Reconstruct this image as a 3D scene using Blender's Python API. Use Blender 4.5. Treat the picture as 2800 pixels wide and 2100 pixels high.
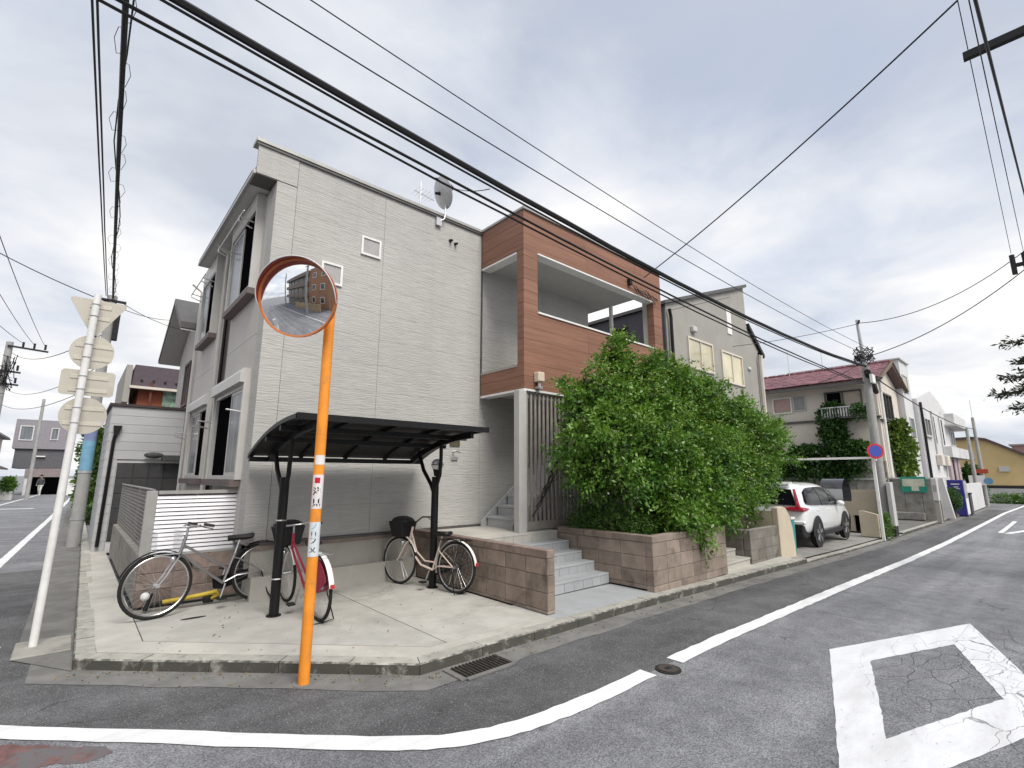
import bpy, bmesh, math, random
import numpy as np
from mathutils import Vector, Matrix, noise
for o in list(bpy.data.objects): bpy.data.objects.remove(o)
R = math.radians
random.seed(7)
S = bpy.context.scene
COL = S.collection

# ------------------------------------------------------------------ camera
cam = bpy.data.cameras.new('camera'); camo = bpy.data.objects.new('camera', cam); COL.objects.link(camo)
cam.sensor_width = 36; cam.sensor_fit = 'HORIZONTAL'; cam.lens = 17.04; cam.clip_end = 3000; cam.clip_start = .05
camo.location = (0, 0, 1.65); camo.rotation_euler = (R(100.6), 0, R(-41.62))
S.camera = camo

# ------------------------------------------------------------------ sky, sun, exposure
SUN_AZ, SUN_EL = 186, 52            # azimuth clockwise from +Y, degrees
W = bpy.data.worlds.new('World'); S.world = W; W.use_nodes = True
nt = W.node_tree; nt.nodes.clear()
def N(t, typ, **kw):
    n = t.nodes.new(typ)
    for k, v in kw.items():
        if k in n.inputs.keys() if isinstance(k, str) else False: n.inputs[k].default_value = v
        else: setattr(n, k, v)
    return n
def L(t, a, b): t.links.new(a, b)
def math_(t, op, a, b=None, c=None, clamp=False):
    n = t.nodes.new('ShaderNodeMath'); n.operation = op; n.use_clamp = clamp
    for i, v in enumerate((a, b, c)):
        if v is None: continue
        if isinstance(v, (int, float)): n.inputs[i].default_value = v
        else: t.links.new(v, n.inputs[i])
    return n.outputs[0]
def mixc(t, fac, a, b, mode='MIX'):
    n = t.nodes.new('ShaderNodeMix'); n.data_type = 'RGBA'; n.blend_type = mode
    for s, v in ((n.inputs[0], fac), (n.inputs[6], a), (n.inputs[7], b)):
        if isinstance(v, (int, float)): s.default_value = v
        elif isinstance(v, (tuple, list)): s.default_value = (*v[:3], 1)
        else: t.links.new(v, s)
    return n.outputs[2]
def ramp(t, v, a, b, lo=0., hi=1.):
    n = t.nodes.new('ShaderNodeMapRange'); n.interpolation_type = 'SMOOTHSTEP'
    t.links.new(v, n.inputs[0])
    for i, q in enumerate((a, b, lo, hi)): n.inputs[i + 1].default_value = q
    return n.outputs[0]
def noise_(t, vec, scale, detail=4, rough=.55, dist=0.):
    n = t.nodes.new('ShaderNodeTexNoise'); n.inputs['Scale'].default_value = scale
    n.inputs['Detail'].default_value = detail; n.inputs['Roughness'].default_value = rough
    n.inputs['Distortion'].default_value = dist
    if vec is not None: t.links.new(vec, n.inputs['Vector'])
    return n.outputs[0]
def vmath(t, op, a, b):
    n = t.nodes.new('ShaderNodeVectorMath'); n.operation = op
    for i, v in enumerate((a, b)):
        if isinstance(v, (tuple, list)): n.inputs[i].default_value = v
        else: t.links.new(v, n.inputs[i])
    return n.outputs[0]
sky = N(nt, 'ShaderNodeTexSky', sky_type='NISHITA', sun_disc=False)
sky.sun_elevation = R(SUN_EL); sky.sun_rotation = R(SUN_AZ); sky.dust_density = 2.5; sky.air_density = 1.0
tc = N(nt, 'ShaderNodeTexCoord')
sx = nt.nodes.new('ShaderNodeSeparateXYZ'); L(nt, tc.outputs['Generated'], sx.inputs[0])
zz = math_(nt, 'ADD', math_(nt, 'MAXIMUM', sx.outputs[2], 0.0), .16)
cx = nt.nodes.new('ShaderNodeCombineXYZ')
L(nt, math_(nt, 'DIVIDE', sx.outputs[0], zz), cx.inputs[0]); L(nt, math_(nt, 'DIVIDE', sx.outputs[1], zz), cx.inputs[1])
pv = cx.outputs[0]
n1 = noise_(nt, pv, .5, 5, .5, .3)
n2 = noise_(nt, vmath(nt, 'ADD', pv, (7.3, 2.1, 4.)), .62, 5, .52, .25)
n3 = noise_(nt, vmath(nt, 'ADD', pv, (1.3, 9.1, 2.)), 2.3, 6, .55, .3)
cover = ramp(nt, math_(nt, 'ADD', math_(nt, 'MULTIPLY', n1, .7), math_(nt, 'MULTIPLY', n3, .3)), .30, .52, .76, 1.)
tone = math_(nt, 'ADD', math_(nt, 'MULTIPLY', n2, .74), math_(nt, 'MULTIPLY', n3, .26))
cl = nt.nodes.new('ShaderNodeValToRGB'); L(nt, tone, cl.inputs[0])
e = cl.color_ramp.elements
e[0].position = .37; e[0].color = (2.38, 2.55, 2.9, 1)
e[1].position = .605; e[1].color = (4.7, 4.58, 4.4, 1)
m = cl.color_ramp.elements.new(.445); m.color = (3.0, 3.14, 3.42, 1)
m = cl.color_ramp.elements.new(.52); m.color = (3.6, 3.67, 3.82, 1)
skyc = mixc(nt, 1.0, sky.outputs[0], (.72, .86, 1.02), 'MULTIPLY')
col = mixc(nt, cover, skyc, cl.outputs[0])
bg = N(nt, 'ShaderNodeBackground'); bg.inputs[1].default_value = .1
L(nt, col, bg.inputs[0]); wo = N(nt, 'ShaderNodeOutputWorld'); L(nt, bg.outputs[0], wo.inputs[0])

sl = bpy.data.lights.new('sun', 'SUN'); sl.energy = 1.5; sl.angle = R(30); sl.color = (1, .955, .89)
so = bpy.data.objects.new('sun', sl); COL.objects.link(so); so.location = (10, -12, 30)
sd = Vector((math.sin(R(SUN_AZ)) * math.cos(R(SUN_EL)), math.cos(R(SUN_AZ)) * math.cos(R(SUN_EL)), math.sin(R(SUN_EL))))
so.rotation_euler = sd.to_track_quat('Z', 'Y').to_euler()
S.view_settings.view_transform = 'Standard'; S.view_settings.look = 'None'; S.view_settings.gamma = 1
S.view_settings.use_curve_mapping = False; S.view_settings.exposure = 1.32
try: S.cycles.max_bounces = 8; S.cycles.use_denoising = True
except Exception: pass

# ------------------------------------------------------------------ materials
MAT = {}
def mat(name, c, rough=.75, metal=0., var=.12, ns=6., bump=0., bs=60., rnd=0., dirt=None, dscale=2.2, damt=.5, stretch=None, spec=.4, dl=.52, dh=.72, trans=0., coat=0., bdist=.01):
    if name in MAT: return MAT[name]
    m = bpy.data.materials.new(name); m.use_nodes = True; t = m.node_tree
    b = t.nodes['Principled BSDF']; b.inputs['Roughness'].default_value = rough; b.inputs['Metallic'].default_value = metal
    b.inputs['Specular IOR Level'].default_value = spec
    if coat: b.inputs['Coat Weight'].default_value = coat; b.inputs['Coat Roughness'].default_value = .06
    g = N(t, 'ShaderNodeNewGeometry'); pos = g.outputs['Position']
    if stretch: pos = vmath(t, 'MULTIPLY', pos, stretch)
    colr = mixc(t, 0., c, c)
    if var:
        f = ramp(t, noise_(t, pos, ns, 5, .6), .3, .7, 1 - var, 1 + var)
        v = t.nodes.new('ShaderNodeCombineXYZ')
        for i in range(3): L(t, f, v.inputs[i])
        colr = mixc(t, 1., colr, v.outputs[0], 'MULTIPLY')
    if rnd:
        oi = N(t, 'ShaderNodeObjectInfo'); f = ramp(t, oi.outputs['Random'], 0, 1, 1 - rnd, 1 + rnd)
        v = t.nodes.new('ShaderNodeCombineXYZ')
        for i in range(3): L(t, f, v.inputs[i])
        colr = mixc(t, 1., colr, v.outputs[0], 'MULTIPLY')
    if dirt:
        f = ramp(t, noise_(t, g.outputs['Position'], dscale, 7, .65, .6), dl, dh, 0, damt)
        colr = mixc(t, f, colr, dirt)
    L(t, colr, b.inputs['Base Color'])
    if bump:
        bn = N(t, 'ShaderNodeBump'); bn.inputs['Strength'].default_value = bump; bn.inputs['Distance'].default_value = bdist
        L(t, noise_(t, pos, bs, 4, .6), bn.inputs['Height']); L(t, bn.outputs[0], b.inputs['Normal'])
    if trans:
        tr = N(t, 'ShaderNodeBsdfTranslucent'); L(t, colr, tr.inputs[0]); ms = N(t, 'ShaderNodeMixShader'); ms.inputs[0].default_value = trans
        out = [n for n in t.nodes if n.type == 'OUTPUT_MATERIAL'][0]
        L(t, b.outputs[0], ms.inputs[1]); L(t, tr.outputs[0], ms.inputs[2]); L(t, ms.outputs[0], out.inputs[0])
    MAT[name] = m; return m
def glass(name, c=(.012, .014, .017), rough=.06, spec=.6):
    return mat(name, c, rough, 0, 0, spec=spec, coat=.25)
GZX = [-1e4, 5.5, 10, 15, 20, 30, 50, 120, 1e4]; GZZ = [0, 0, -.09, -.21, -.29, -.37, -.46, -.55, -.55]
def gz(x): return float(np.interp(x, GZX, GZZ))

# ------------------------------------------------------------------ mesh helpers
ORG = {}
class MB:
    def __init__(s): s.v = []; s.f = []
    def add(s, vs, fs):
        n = len(s.v); s.v += [tuple(q) for q in vs]; s.f += [tuple(i + n for i in f) for f in fs]; return s
    def box(s, x0, x1, y0, y1, z0, z1):
        return s.add([(x, y, z) for z in (z0, z1) for y in (y0, y1) for x in (x0, x1)],
                     [(0, 2, 3, 1), (4, 5, 7, 6), (0, 1, 5, 4), (2, 6, 7, 3), (0, 4, 6, 2), (1, 3, 7, 5)])
    def prism(s, poly, ax, a, b):
        # poly: 2-D outline; ax x -> (y,z), y -> (x,z), z -> (x,y)
        P = {'x': lambda p, t: (t, p[0], p[1]), 'y': lambda p, t: (p[0], t, p[1]), 'z': lambda p, t: (p[0], p[1], t)}[ax]
        n = len(poly)
        return s.add([P(p, a) for p in poly] + [P(p, b) for p in poly],
                     [tuple(range(n - 1, -1, -1)), tuple(range(n, 2 * n))] + [(i, (i + 1) % n, n + (i + 1) % n, n + i) for i in range(n)])
    def ring(s, ax, p0, p1, a0, a1, z0, z1, w):
        # rectangular frame in a wall plane
        for (u0, u1, v0, v1) in ((a0, a1, z0, z0 + w), (a0, a1, z1 - w, z1), (a0, a0 + w, z0 + w, z1 - w), (a1 - w, a1, z0 + w, z1 - w)):
            if ax == 'y': s.box(u0, u1, min(p0, p1), max(p0, p1), v0, v1)
            else: s.box(min(p0, p1), max(p0, p1), u0, u1, v0, v1)
        return s
    def tube(s, pts, r, n=8, cap=True, closed=False):
        P = [Vector(p) for p in pts]; rr = r if isinstance(r, (list, tuple)) else [r] * len(P)
        m = len(P); vs = []; prev = None
        for i in range(m):
            if closed: d = P[(i + 1) % m] - P[i - 1]
            else: d = P[min(i + 1, m - 1)] - P[max(i - 1, 0)]
            if d.length < 1e-9: d = Vector((0, 0, 1))
            d.normalize()
            if prev is None:
                h = Vector((0, 0, 1)) if abs(d.z) < .9 else Vector((1, 0, 0)); u = d.cross(h).normalized()
            else:
                u = prev - d * prev.dot(d); u = u.normalized() if u.length > 1e-6 else d.orthogonal().normalized()
            prev = u; w = d.cross(u)
            for k in range(n):
                a = 2 * math.pi * k / n; vs.append(P[i] + (u * math.cos(a) + w * math.sin(a)) * rr[i])
        fs = []
        for i in range(m if closed else m - 1):
            j = (i + 1) % m
            for k in range(n): fs.append((i * n + k, i * n + (k + 1) % n, j * n + (k + 1) % n, j * n + k))
        if cap and not closed: fs += [tuple(range(n - 1, -1, -1)), tuple((m - 1) * n + k for k in range(n))]
        return s.add(vs, fs)
    def cyl(s, p0, p1, r0, r1=None, n=12): return s.tube([p0, p1], [r0, r0 if r1 is None else r1], n)
    def bar(s, p0, p1, w, h):
        # rectangular bar from p0 to p1
        a, b = Vector(p0), Vector(p1); d = (b - a).normalized()
        u = d.cross(Vector((0, 0, 1))); u = u.normalized() if u.length > 1e-5 else Vector((1, 0, 0)); v = u.cross(d)
        vs = [p + u * (i * w / 2) + v * (j * h / 2) for p in (a, b) for i, j in ((-1, -1), (1, -1), (1, 1), (-1, 1))]
        return s.add(vs, [(3, 2, 1, 0), (4, 5, 6, 7), (0, 1, 5, 4), (1, 2, 6, 5), (2, 3, 7, 6), (3, 0, 4, 7)])
    def sph(s, c, r, nu=14, nv=9, sc=(1, 1, 1)):
        c = Vector(c); vs = []; fs = []
        for j in range(nv + 1):
            th = math.pi * j / nv
            for i in range(nu):
                a = 2 * math.pi * i / nu; vs.append(c + Vector((r * sc[0] * math.sin(th) * math.cos(a), r * sc[1] * math.sin(th) * math.sin(a), r * sc[2] * math.cos(th))))
        for j in range(nv):
            for i in range(nu): fs.append((j * nu + i, (j + 1) * nu + i, (j + 1) * nu + (i + 1) % nu, j * nu + (i + 1) % nu))
        return s.add(vs, fs)
    def disc(s, c, nrm, r, th=.01, n=24, ry=None):
        c = Vector(c); nrm = Vector(nrm).normalized(); u = nrm.cross(Vector((0, 0, 1))); u = u.normalized() if u.length > 1e-5 else Vector((1, 0, 0)); v = u.cross(nrm) * -1
        ry = ry or r
        ring = lambda o: [c + nrm * o + u * r * math.cos(2 * math.pi * k / n) + v * ry * math.sin(2 * math.pi * k / n) for k in range(n)]
        return s.add(ring(0) + ring(th), [tuple(range(n)), tuple(range(2 * n - 1, n - 1, -1))] + [(k, n + k, n + (k + 1) % n, (k + 1) % n) for k in range(n)])
    def build(s, name, m, parent=None, smooth=False, bevel=0, org=None):
        me = bpy.data.meshes.new(name)
        if parent is not None: o3 = ORG[parent]
        elif org is not None: o3 = Vector(org)
        else:
            a = np.array(s.v); o3 = Vector(((a[:, 0].min() + a[:, 0].max()) / 2, (a[:, 1].min() + a[:, 1].max()) / 2, a[:, 2].min()))
        me.from_pydata([(x - o3.x, y - o3.y, z - o3.z) for x, y, z in s.v], [], s.f); me.materials.append(m if not isinstance(m, str) else MAT[m])
        bm = bmesh.new(); bm.from_mesh(me)
        bmesh.ops.recalc_face_normals(bm, faces=bm.faces)
        if bevel: bmesh.ops.bevel(bm, geom=[e for e in bm.edges if len(e.link_faces) == 2 and e.calc_face_angle(0) > .5], offset=bevel, segments=1, affect='EDGES', clamp_overlap=True)
        bm.to_mesh(me); bm.free()
        if smooth:
            me.polygons.foreach_set('use_smooth', [True] * len(me.polygons))
            try: me.set_sharp_from_angle(angle=R(38))
            except Exception: pass
        o = bpy.data.objects.new(name, me); COL.objects.link(o)
        if parent is not None: o.parent = parent
        else: o.location = o3
        ORG[o] = o3; return o
def thing(name, label, cat, loc=(0, 0, 0), group=None):
    o = bpy.data.objects.new(name, None); COL.objects.link(o); o.location = loc; ORG[o] = Vector(loc); o.empty_display_size = .2
    return tag(o, label, cat, group)
def tag(o, label, cat, group=None):
    o['label'] = label; o['category'] = cat
    if group: o['group'] = group
    return o
def struct(o, kind='structure', label=None):
    o['kind'] = kind
    if label: o['label'] = label
    return o
PM = {}
def piece(name, m, size, loc, parent, bevel=.006, rot=None):
    # one pickable piece; alike pieces share their mesh
    k = (name, m.name, tuple(round(q, 3) for q in size), bevel)
    if k not in PM:
        x, y, z = size; b = MB().box(-x / 2, x / 2, -y / 2, y / 2, -z / 2, z / 2)
        o = b.build(name, m, None, bevel=bevel, org=(0, 0, 0)); PM[k] = o.data; COL.objects.unlink(o); bpy.data.objects.remove(o)
    o = bpy.data.objects.new(name, PM[k]); COL.objects.link(o); o.parent = parent; o.location = Vector(loc) - ORG[parent]
    if rot: o.rotation_euler = rot
    ORG[o] = ORG[parent]; return o
def win(par, ax, p, s, a0, a1, z0, z1, fr, gl, nv=1, nh=0, fw=.045, d=.05, name='window', sill=None):
    b = MB().ring(ax, p, p + s * d, a0, a1, z0, z1, fw)
    q0, q1 = p + s * .004, p + s * (d - .008)
    for i in range(nv):
        a = a0 + (a1 - a0) * (i + 1) / (nv + 1)
        b.box(a - fw * .4, a + fw * .4, min(q0, q1), max(q0, q1), z0 + fw, z1 - fw) if ax == 'y' else b.box(min(q0, q1), max(q0, q1), a - fw * .4, a + fw * .4, z0 + fw, z1 - fw)
    for i in range(nh):
        z = z0 + (z1 - z0) * (i + 1) / (nh + 1)
        b.box(a0 + fw, a1 - fw, min(q0, q1), max(q0, q1), z - fw * .35, z + fw * .35) if ax == 'y' else b.box(min(q0, q1), max(q0, q1), a0 + fw, a1 - fw, z - fw * .35, z + fw * .35)
    o = b.build(name, fr, par)
    g = MB(); q0, q1 = sorted((p - s * .01, p + s * .012))
    g.box(a0 + fw * .8, a1 - fw * .8, q0, q1, z0 + fw * .8, z1 - fw * .8) if ax == 'y' else g.box(q0, q1, a0 + fw * .8, a1 - fw * .8, z0 + fw * .8, z1 - fw * .8)
    g.build('pane', gl, o)
    if sill:
        b = MB(); q0, q1 = sorted((p, p + s * (d + .05)))
        b.box(a0 - .04, a1 + .04, q0, q1, z0 - .05, z0 - .002) if ax == 'y' else b.box(q0, q1, a0 - .04, a1 + .04, z0 - .05, z0 - .002)
        b.build('sill', sill, o)
    return o
def sag(a, b, d, n=14):
    a, b = Vector(a), Vector(b)
    return [a.lerp(b, i / n) - Vector((0, 0, d * 4 * (i / n) * (1 - i / n))) for i in range(n + 1)]
def cable(a, b, r, d, label, m=None, n=16, group=None, wob=0):
    pts = sag(a, b, d, n)
    if wob: pts = [p + Vector((0, random.uniform(-wob, wob), random.uniform(-wob, wob))) if 0 < i < len(pts) - 1 else p for i, p in enumerate(pts)]
    o = MB().tube(pts, r, 6).build('overhead_cable', m or M_cable, None, smooth=True)
    return tag(o, label, 'cable', group)
def copytree(o, parent=None):
    c = o.copy(); COL.objects.link(c); c.parent = parent; ORG[c] = ORG[o]
    for k in list(o.children): copytree(k, c)
    return c
# ------------------------------------------------------------------ palette
M_cable = mat('black_cable', (.012, .012, .013), .6, var=0)
M_black = mat('black_metal', (.008, .008, .009), .45, .0, var=.15, ns=20, spec=.3)
M_dark = mat('dark_rubber', (.016, .016, .017), .75, var=.1)
M_steel = mat('bright_steel', (.62, .62, .63), .28, .9, var=.1, ns=12)
M_alu = mat('aluminium', (.56, .57, .59), .36, .55, var=.08, ns=3)
M_white = mat('white_paint', (.74, .74, .73), .45, var=.05, dirt=(.35, .32, .28), dscale=3, damt=.25)
M_whitemetal = mat('white_coated_metal', (.72, .73, .74), .4, var=.05)
M_conc = mat('concrete', (.415, .405, .373), .85, var=.1, ns=3, bump=.25, bs=90, dirt=(.20, .19, .165), dscale=1.1, damt=.6, rnd=.05)
M_conc2 = mat('apron_concrete', (.44, .423, .385), .85, var=.1, ns=2.5, bump=.25, bs=90, dirt=(.24, .23, .2), dscale=1.3, damt=.4, rnd=.04)
M_oldconc = mat('weathered_concrete', (.27, .26, .235), .9, var=.22, ns=3, bump=.5, bs=50, dirt=(.055, .052, .042), dscale=1.2, damt=.75)
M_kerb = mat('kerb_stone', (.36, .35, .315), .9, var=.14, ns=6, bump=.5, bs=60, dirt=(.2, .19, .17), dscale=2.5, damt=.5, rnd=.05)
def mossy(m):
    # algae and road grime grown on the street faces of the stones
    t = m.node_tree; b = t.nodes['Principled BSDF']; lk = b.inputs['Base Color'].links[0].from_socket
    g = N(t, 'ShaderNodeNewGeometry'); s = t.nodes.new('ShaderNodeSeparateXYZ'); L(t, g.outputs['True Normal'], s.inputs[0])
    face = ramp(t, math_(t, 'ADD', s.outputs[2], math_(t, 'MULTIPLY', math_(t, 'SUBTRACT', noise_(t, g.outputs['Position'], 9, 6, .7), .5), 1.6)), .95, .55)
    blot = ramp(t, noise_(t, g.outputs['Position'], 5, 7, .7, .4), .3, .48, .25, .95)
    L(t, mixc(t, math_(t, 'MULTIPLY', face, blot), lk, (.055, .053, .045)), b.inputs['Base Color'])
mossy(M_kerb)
M_block = mat('pink_block', (.265, .213, .178), .9, var=.16, ns=5, bump=.6, bs=140, dirt=(.075, .05, .042), dscale=2.4, damt=.75, rnd=.13, dl=.5, dh=.75)
M_block2 = mat('brown_block', (.21, .165, .145), .92, var=.2, ns=6, bump=.7, bs=120, dirt=(.05, .04, .035), dscale=3, damt=.7, rnd=.2)
M_step = mat('step_tile', (.33, .345, .36), .7, var=.06, ns=3, bump=.1, bs=100, dirt=(.24, .25, .26), dscale=1.6, damt=.4, rnd=.04)
M_pole = mat('pole_concrete', (.33, .33, .32), .85, var=.1, ns=4, bump=.2, bs=60, dirt=(.2, .19, .18), dscale=2, damt=.5)
M_glass = glass('window_glass')
M_curtain = mat('curtained_glass', (.17, .185, .205), .2, var=.3, ns=1.2, stretch=(9, 9, .5), spec=.25)
M_warmglass = mat('warm_sky_glass', (.52, .47, .30), .1, var=.25, ns=.8, spec=.9, coat=.8)  # reflection of the warm sky painted into the pane colour
M_soil = mat('soil', (.035, .026, .018), .95, var=.3, ns=30, bump=1, bs=60)

def crackfield(t, p):
    # alligator cracks in the road surface round the diamond, shared by asphalt and paint
    dn = N(t, 'ShaderNodeTexNoise'); dn.inputs['Scale'].default_value = 3.; dn.inputs['Detail'].default_value = 5; L(t, p, dn.inputs['Vector'])
    pw = vmath(t, 'ADD', vmath(t, 'MULTIPLY', p, (.8, 2.0, 0)), vmath(t, 'MULTIPLY', dn.outputs[1], (.35, .35, 0)))
    v = N(t, 'ShaderNodeTexVoronoi', feature='DISTANCE_TO_EDGE'); v.inputs['Scale'].default_value = 2.0; L(t, pw, v.inputs['Vector'])
    v2 = N(t, 'ShaderNodeTexVoronoi', feature='DISTANCE_TO_EDGE'); v2.inputs['Scale'].default_value = 4.6; L(t, pw, v2.inputs['Vector'])
    dv = t.nodes.new('ShaderNodeVectorMath'); dv.operation = 'DISTANCE'; L(t, vmath(t, 'MULTIPLY', p, (1, 1.6, 0)), dv.inputs[0]); dv.inputs[1].default_value = (6.6, .4, 0)
    dd = math_(t, 'ADD', dv.outputs['Value'], math_(t, 'MULTIPLY', noise_(t, p, 1.2, 3), 1.6))
    a = math_(t, 'MULTIPLY', ramp(t, v.outputs['Distance'], .014, .004), ramp(t, dd, 3.4, 2.2))
    b = math_(t, 'MULTIPLY', ramp(t, v2.outputs['Distance'], .014, .004), ramp(t, dd, 2.3, 1.6))
    return math_(t, 'MAXIMUM', a, b)
def asphalt(name, base, patch):
    m = bpy.data.materials.new(name); m.use_nodes = True; t = m.node_tree; b = t.nodes['Principled BSDF']
    g = N(t, 'ShaderNodeNewGeometry'); p = g.outputs['Position']
    big = noise_(t, p, .55, 5, .6, .4); mid = noise_(t, p, 5, 5, .65); fine = noise_(t, p, 95, 3, .7)
    v = N(t, 'ShaderNodeTexVoronoi'); v.inputs['Scale'].default_value = 75; L(t, p, v.inputs['Vector'])
    c = mixc(t, ramp(t, big, .38, .64), base, patch)
    trk = ramp(t, noise_(t, vmath(t, 'MULTIPLY', p, (.05, 1.1, 1)), 1.6, 3, .5), .42, .62, .86, 1.12)
    oil = ramp(t, noise_(t, vmath(t, 'ADD', p, (3.3, 1.7, 0)), 1.3, 6, .7, .8), .66, .74, 1., .62)
    tk = math_(t, 'MULTIPLY', trk, oil); tv = t.nodes.new('ShaderNodeCombineXYZ'); [L(t, tk, tv.inputs[i]) for i in range(3)]
    c = mixc(t, 1., c, tv.outputs[0], 'MULTIPLY')
    f = math_(t, 'MULTIPLY', ramp(t, fine, .3, .72, .45, 1.58), ramp(t, mid, .3, .7, .85, 1.15))
    cv = t.nodes.new('ShaderNodeCombineXYZ'); [L(t, f, cv.inputs[i]) for i in range(3)]
    c = mixc(t, 1., c, cv.outputs[0], 'MULTIPLY')
    sep = t.nodes.new('ShaderNodeSeparateXYZ'); L(t, v.outputs['Color'], sep.inputs[0])
    stone = math_(t, 'MULTIPLY', ramp(t, sep.outputs[0], .88, .92), ramp(t, v.outputs['Distance'], .45, .3))
    c = mixc(t, math_(t, 'MULTIPLY', stone, .75), c, (.3, .29, .27))
    crk2 = crackfield(t, p)
    # hairline cracks
    vc = N(t, 'ShaderNodeTexVoronoi', feature='DISTANCE_TO_EDGE'); vc.inputs['Scale'].default_value = .55
    wv = vmath(t, 'ADD', p, vmath(t, 'MULTIPLY', N(t, 'ShaderNodeTexNoise').outputs[1], (0, 0, 0)))
    dn = N(t, 'ShaderNodeTexNoise'); dn.inputs['Scale'].default_value = 2.2; dn.inputs['Detail'].default_value = 6; L(t, p, dn.inputs['Vector'])
    L(t, vmath(t, 'ADD', p, vmath(t, 'MULTIPLY', dn.outputs[1], (.7, .7, .7))), vc.inputs['Vector'])
    crack = math_(t, 'MAXIMUM', crk2, math_(t, 'MULTIPLY', ramp(t, vc.outputs['Distance'], .006, .0015), ramp(t, noise_(t, p, .35, 3), .50, .58)))
    c = mixc(t, math_(t, 'MULTIPLY', crack, .6), c, (.03, .03, .03))
    L(t, c, b.inputs['Base Color']); b.inputs['Roughness'].default_value = .82; b.inputs['Specular IOR Level'].default_value = .35
    bn = N(t, 'ShaderNodeBump'); bn.inputs['Strength'].default_value = .7; bn.inputs['Distance'].default_value = .010
    L(t, math_(t, 'SUBTRACT', math_(t, 'ADD', fine, math_(t, 'MULTIPLY', v.outputs['Distance'], -.6)), crack), bn.inputs['Height']); L(t, bn.outputs[0], b.inputs['Normal'])
    MAT[name] = m; return m
M_asph = asphalt('asphalt', (.185, .189, .204), (.225, .229, .245))
M_asph2 = asphalt('margin_asphalt', (.092, .093, .098), (.122, .123, .128))
M_gutter = mat('gutter_asphalt', (.165, .162, .155), .88, var=.2, ns=4, bump=.35, bs=120, dirt=(.26, .25, .23), dscale=2.2, damt=.5)
M_side = mat('side_strip_asphalt', (.16, .157, .148), .88, var=.18, ns=3, bump=.35, bs=120, dirt=(.08, .078, .072), dscale=1.4, damt=.55)
def paint(name, c, crack_amt, under=(.07, .07, .073)):
    m = bpy.data.materials.new(name); m.use_nodes = True; t = m.node_tree; b = t.nodes['Principled BSDF']
    g = N(t, 'ShaderNodeNewGeometry'); p = g.outputs['Position']
    cr = crackfield(t, p); gate = ramp(t, noise_(t, p, .8, 2), .42, .6)
    wear = math_(t, 'MULTIPLY', ramp(t, noise_(t, p, 26, 6, .7), .60, .70), gate)
    f = math_(t, 'MULTIPLY', math_(t, 'MAXIMUM', cr, math_(t, 'MULTIPLY', wear, .8)), crack_amt)
    cc = mixc(t, ramp(t, noise_(t, vmath(t, 'MULTIPLY', p, (.35, 1.2, 1)), 4, 6, .65), .38, .75, 0, .55), c, (.42, .42, .42))
    L(t, mixc(t, math_(t, 'MULTIPLY', f, .8), cc, under), b.inputs['Base Color']); b.inputs['Roughness'].default_value = .6
    bn = N(t, 'ShaderNodeBump'); bn.inputs['Strength'].default_value = .35; bn.inputs['Distance'].default_value = .008
    L(t, math_(t, 'SUBTRACT', noise_(t, p, 110, 3), f), bn.inputs['Height']); L(t, bn.outputs[0], b.inputs['Normal'])
    MAT[name] = m; return m
M_line = paint('line_paint', (.76, .77, .78), .4)
M_dia = paint('worn_paint', (.66, .67, .70), .95)
M_red = mat('worn_red_paint', (.16, .085, .08), .85, var=.25, ns=14, bump=.6, bs=90, dirt=(.13, .125, .13), dscale=5, damt=.95, dl=.42, dh=.56)

# ------------------------------------------------------------------ ground and road
def sheet(name, xs, ys, dz, m):
    vs = [(x, y, gz(x) + dz) for x in xs for y in ys]; ny = len(ys)
    fs = [(i * ny + j, (i + 1) * ny + j, (i + 1) * ny + j + 1, i * ny + j + 1) for i in range(len(xs) - 1) for j in range(ny - 1)]
    return MB().add(vs, fs).build(name, m, None, org=(0, 0, 0))
RZ = -.1
struct(sheet('road', [-400, -40, -8, 0, 5.5, 10, 15, 20, 30, 50, 120, 900], [-400, -20, 0, 4, 12, 60, 900], RZ, M_asph))
KB = [(.42, 60), (.33, 16), (.25, 9.7), (.2, 6.25), (2.5, 4.04), (6, 4.0), (11.6, 4.0)]      # kerb face
def offs(path, d):
    out = []
    for i, p in enumerate(path):
        a = Vector(path[max(i - 1, 0)]); b = Vector(path[min(i + 1, len(path) - 1)]); c = Vector(p)
        n = Vector((0, 0)); 
        for q0, q1 in ((a, c), (c, b)):
            e = q1 - q0
            if e.length > 1e-6: e.normalize(); n += Vector((-e.y, e.x))
        n.normalize(); k = 1.
        if 0 < i < len(path) - 1:
            e = (c - a).normalized(); k = 1 / max(.5, n.dot(Vector((-e.y, e.x))))
        out.append((c.x + n.x * d * k, c.y + n.y * d * k))
    return out
def subdiv(path, step=.5):
    out = [path[0]]
    for a, b in zip(path[:-1], path[1:]):
        n = max(1, int((Vector(b) - Vector(a)).length / step))
        out += [(a[0] + (b[0] - a[0]) * i / n, a[1] + (b[1] - a[1]) * i / n) for i in range(1, n + 1)]
    return out
def ribbon(p, q, dz, name, m, parent=None, dz2=None):
    vs = [(x, y, gz(x) + dz) for x, y in p] + [(x, y, gz(x) + (dz if dz2 is None else dz2)) for x, y in q]; n = len(p)
    return MB().add(vs, [(i, i + 1, n + i + 1, n + i) for i in range(n - 1)]).build(name, m, parent, org=None if parent else (0, 0, 0))
kp = subdiv(KB[2:-1] + [(11.6, 4.0), (21.5, 4.0), (48, 4.0)])
def jit(path, a): return [(x + random.uniform(-a, a), y + random.uniform(-a, a)) for x, y in path]
g1 = [(x, y) for x, y in subdiv([(.25, 9.7), (.2, 6.25), (2.5, 4.04), (6, 4.0), (48, 4.0)], .35)]
struct(ribbon(g1, jit(offs(g1, -.30), .03), RZ + .0065, 'gutter', M_gutter))
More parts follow.
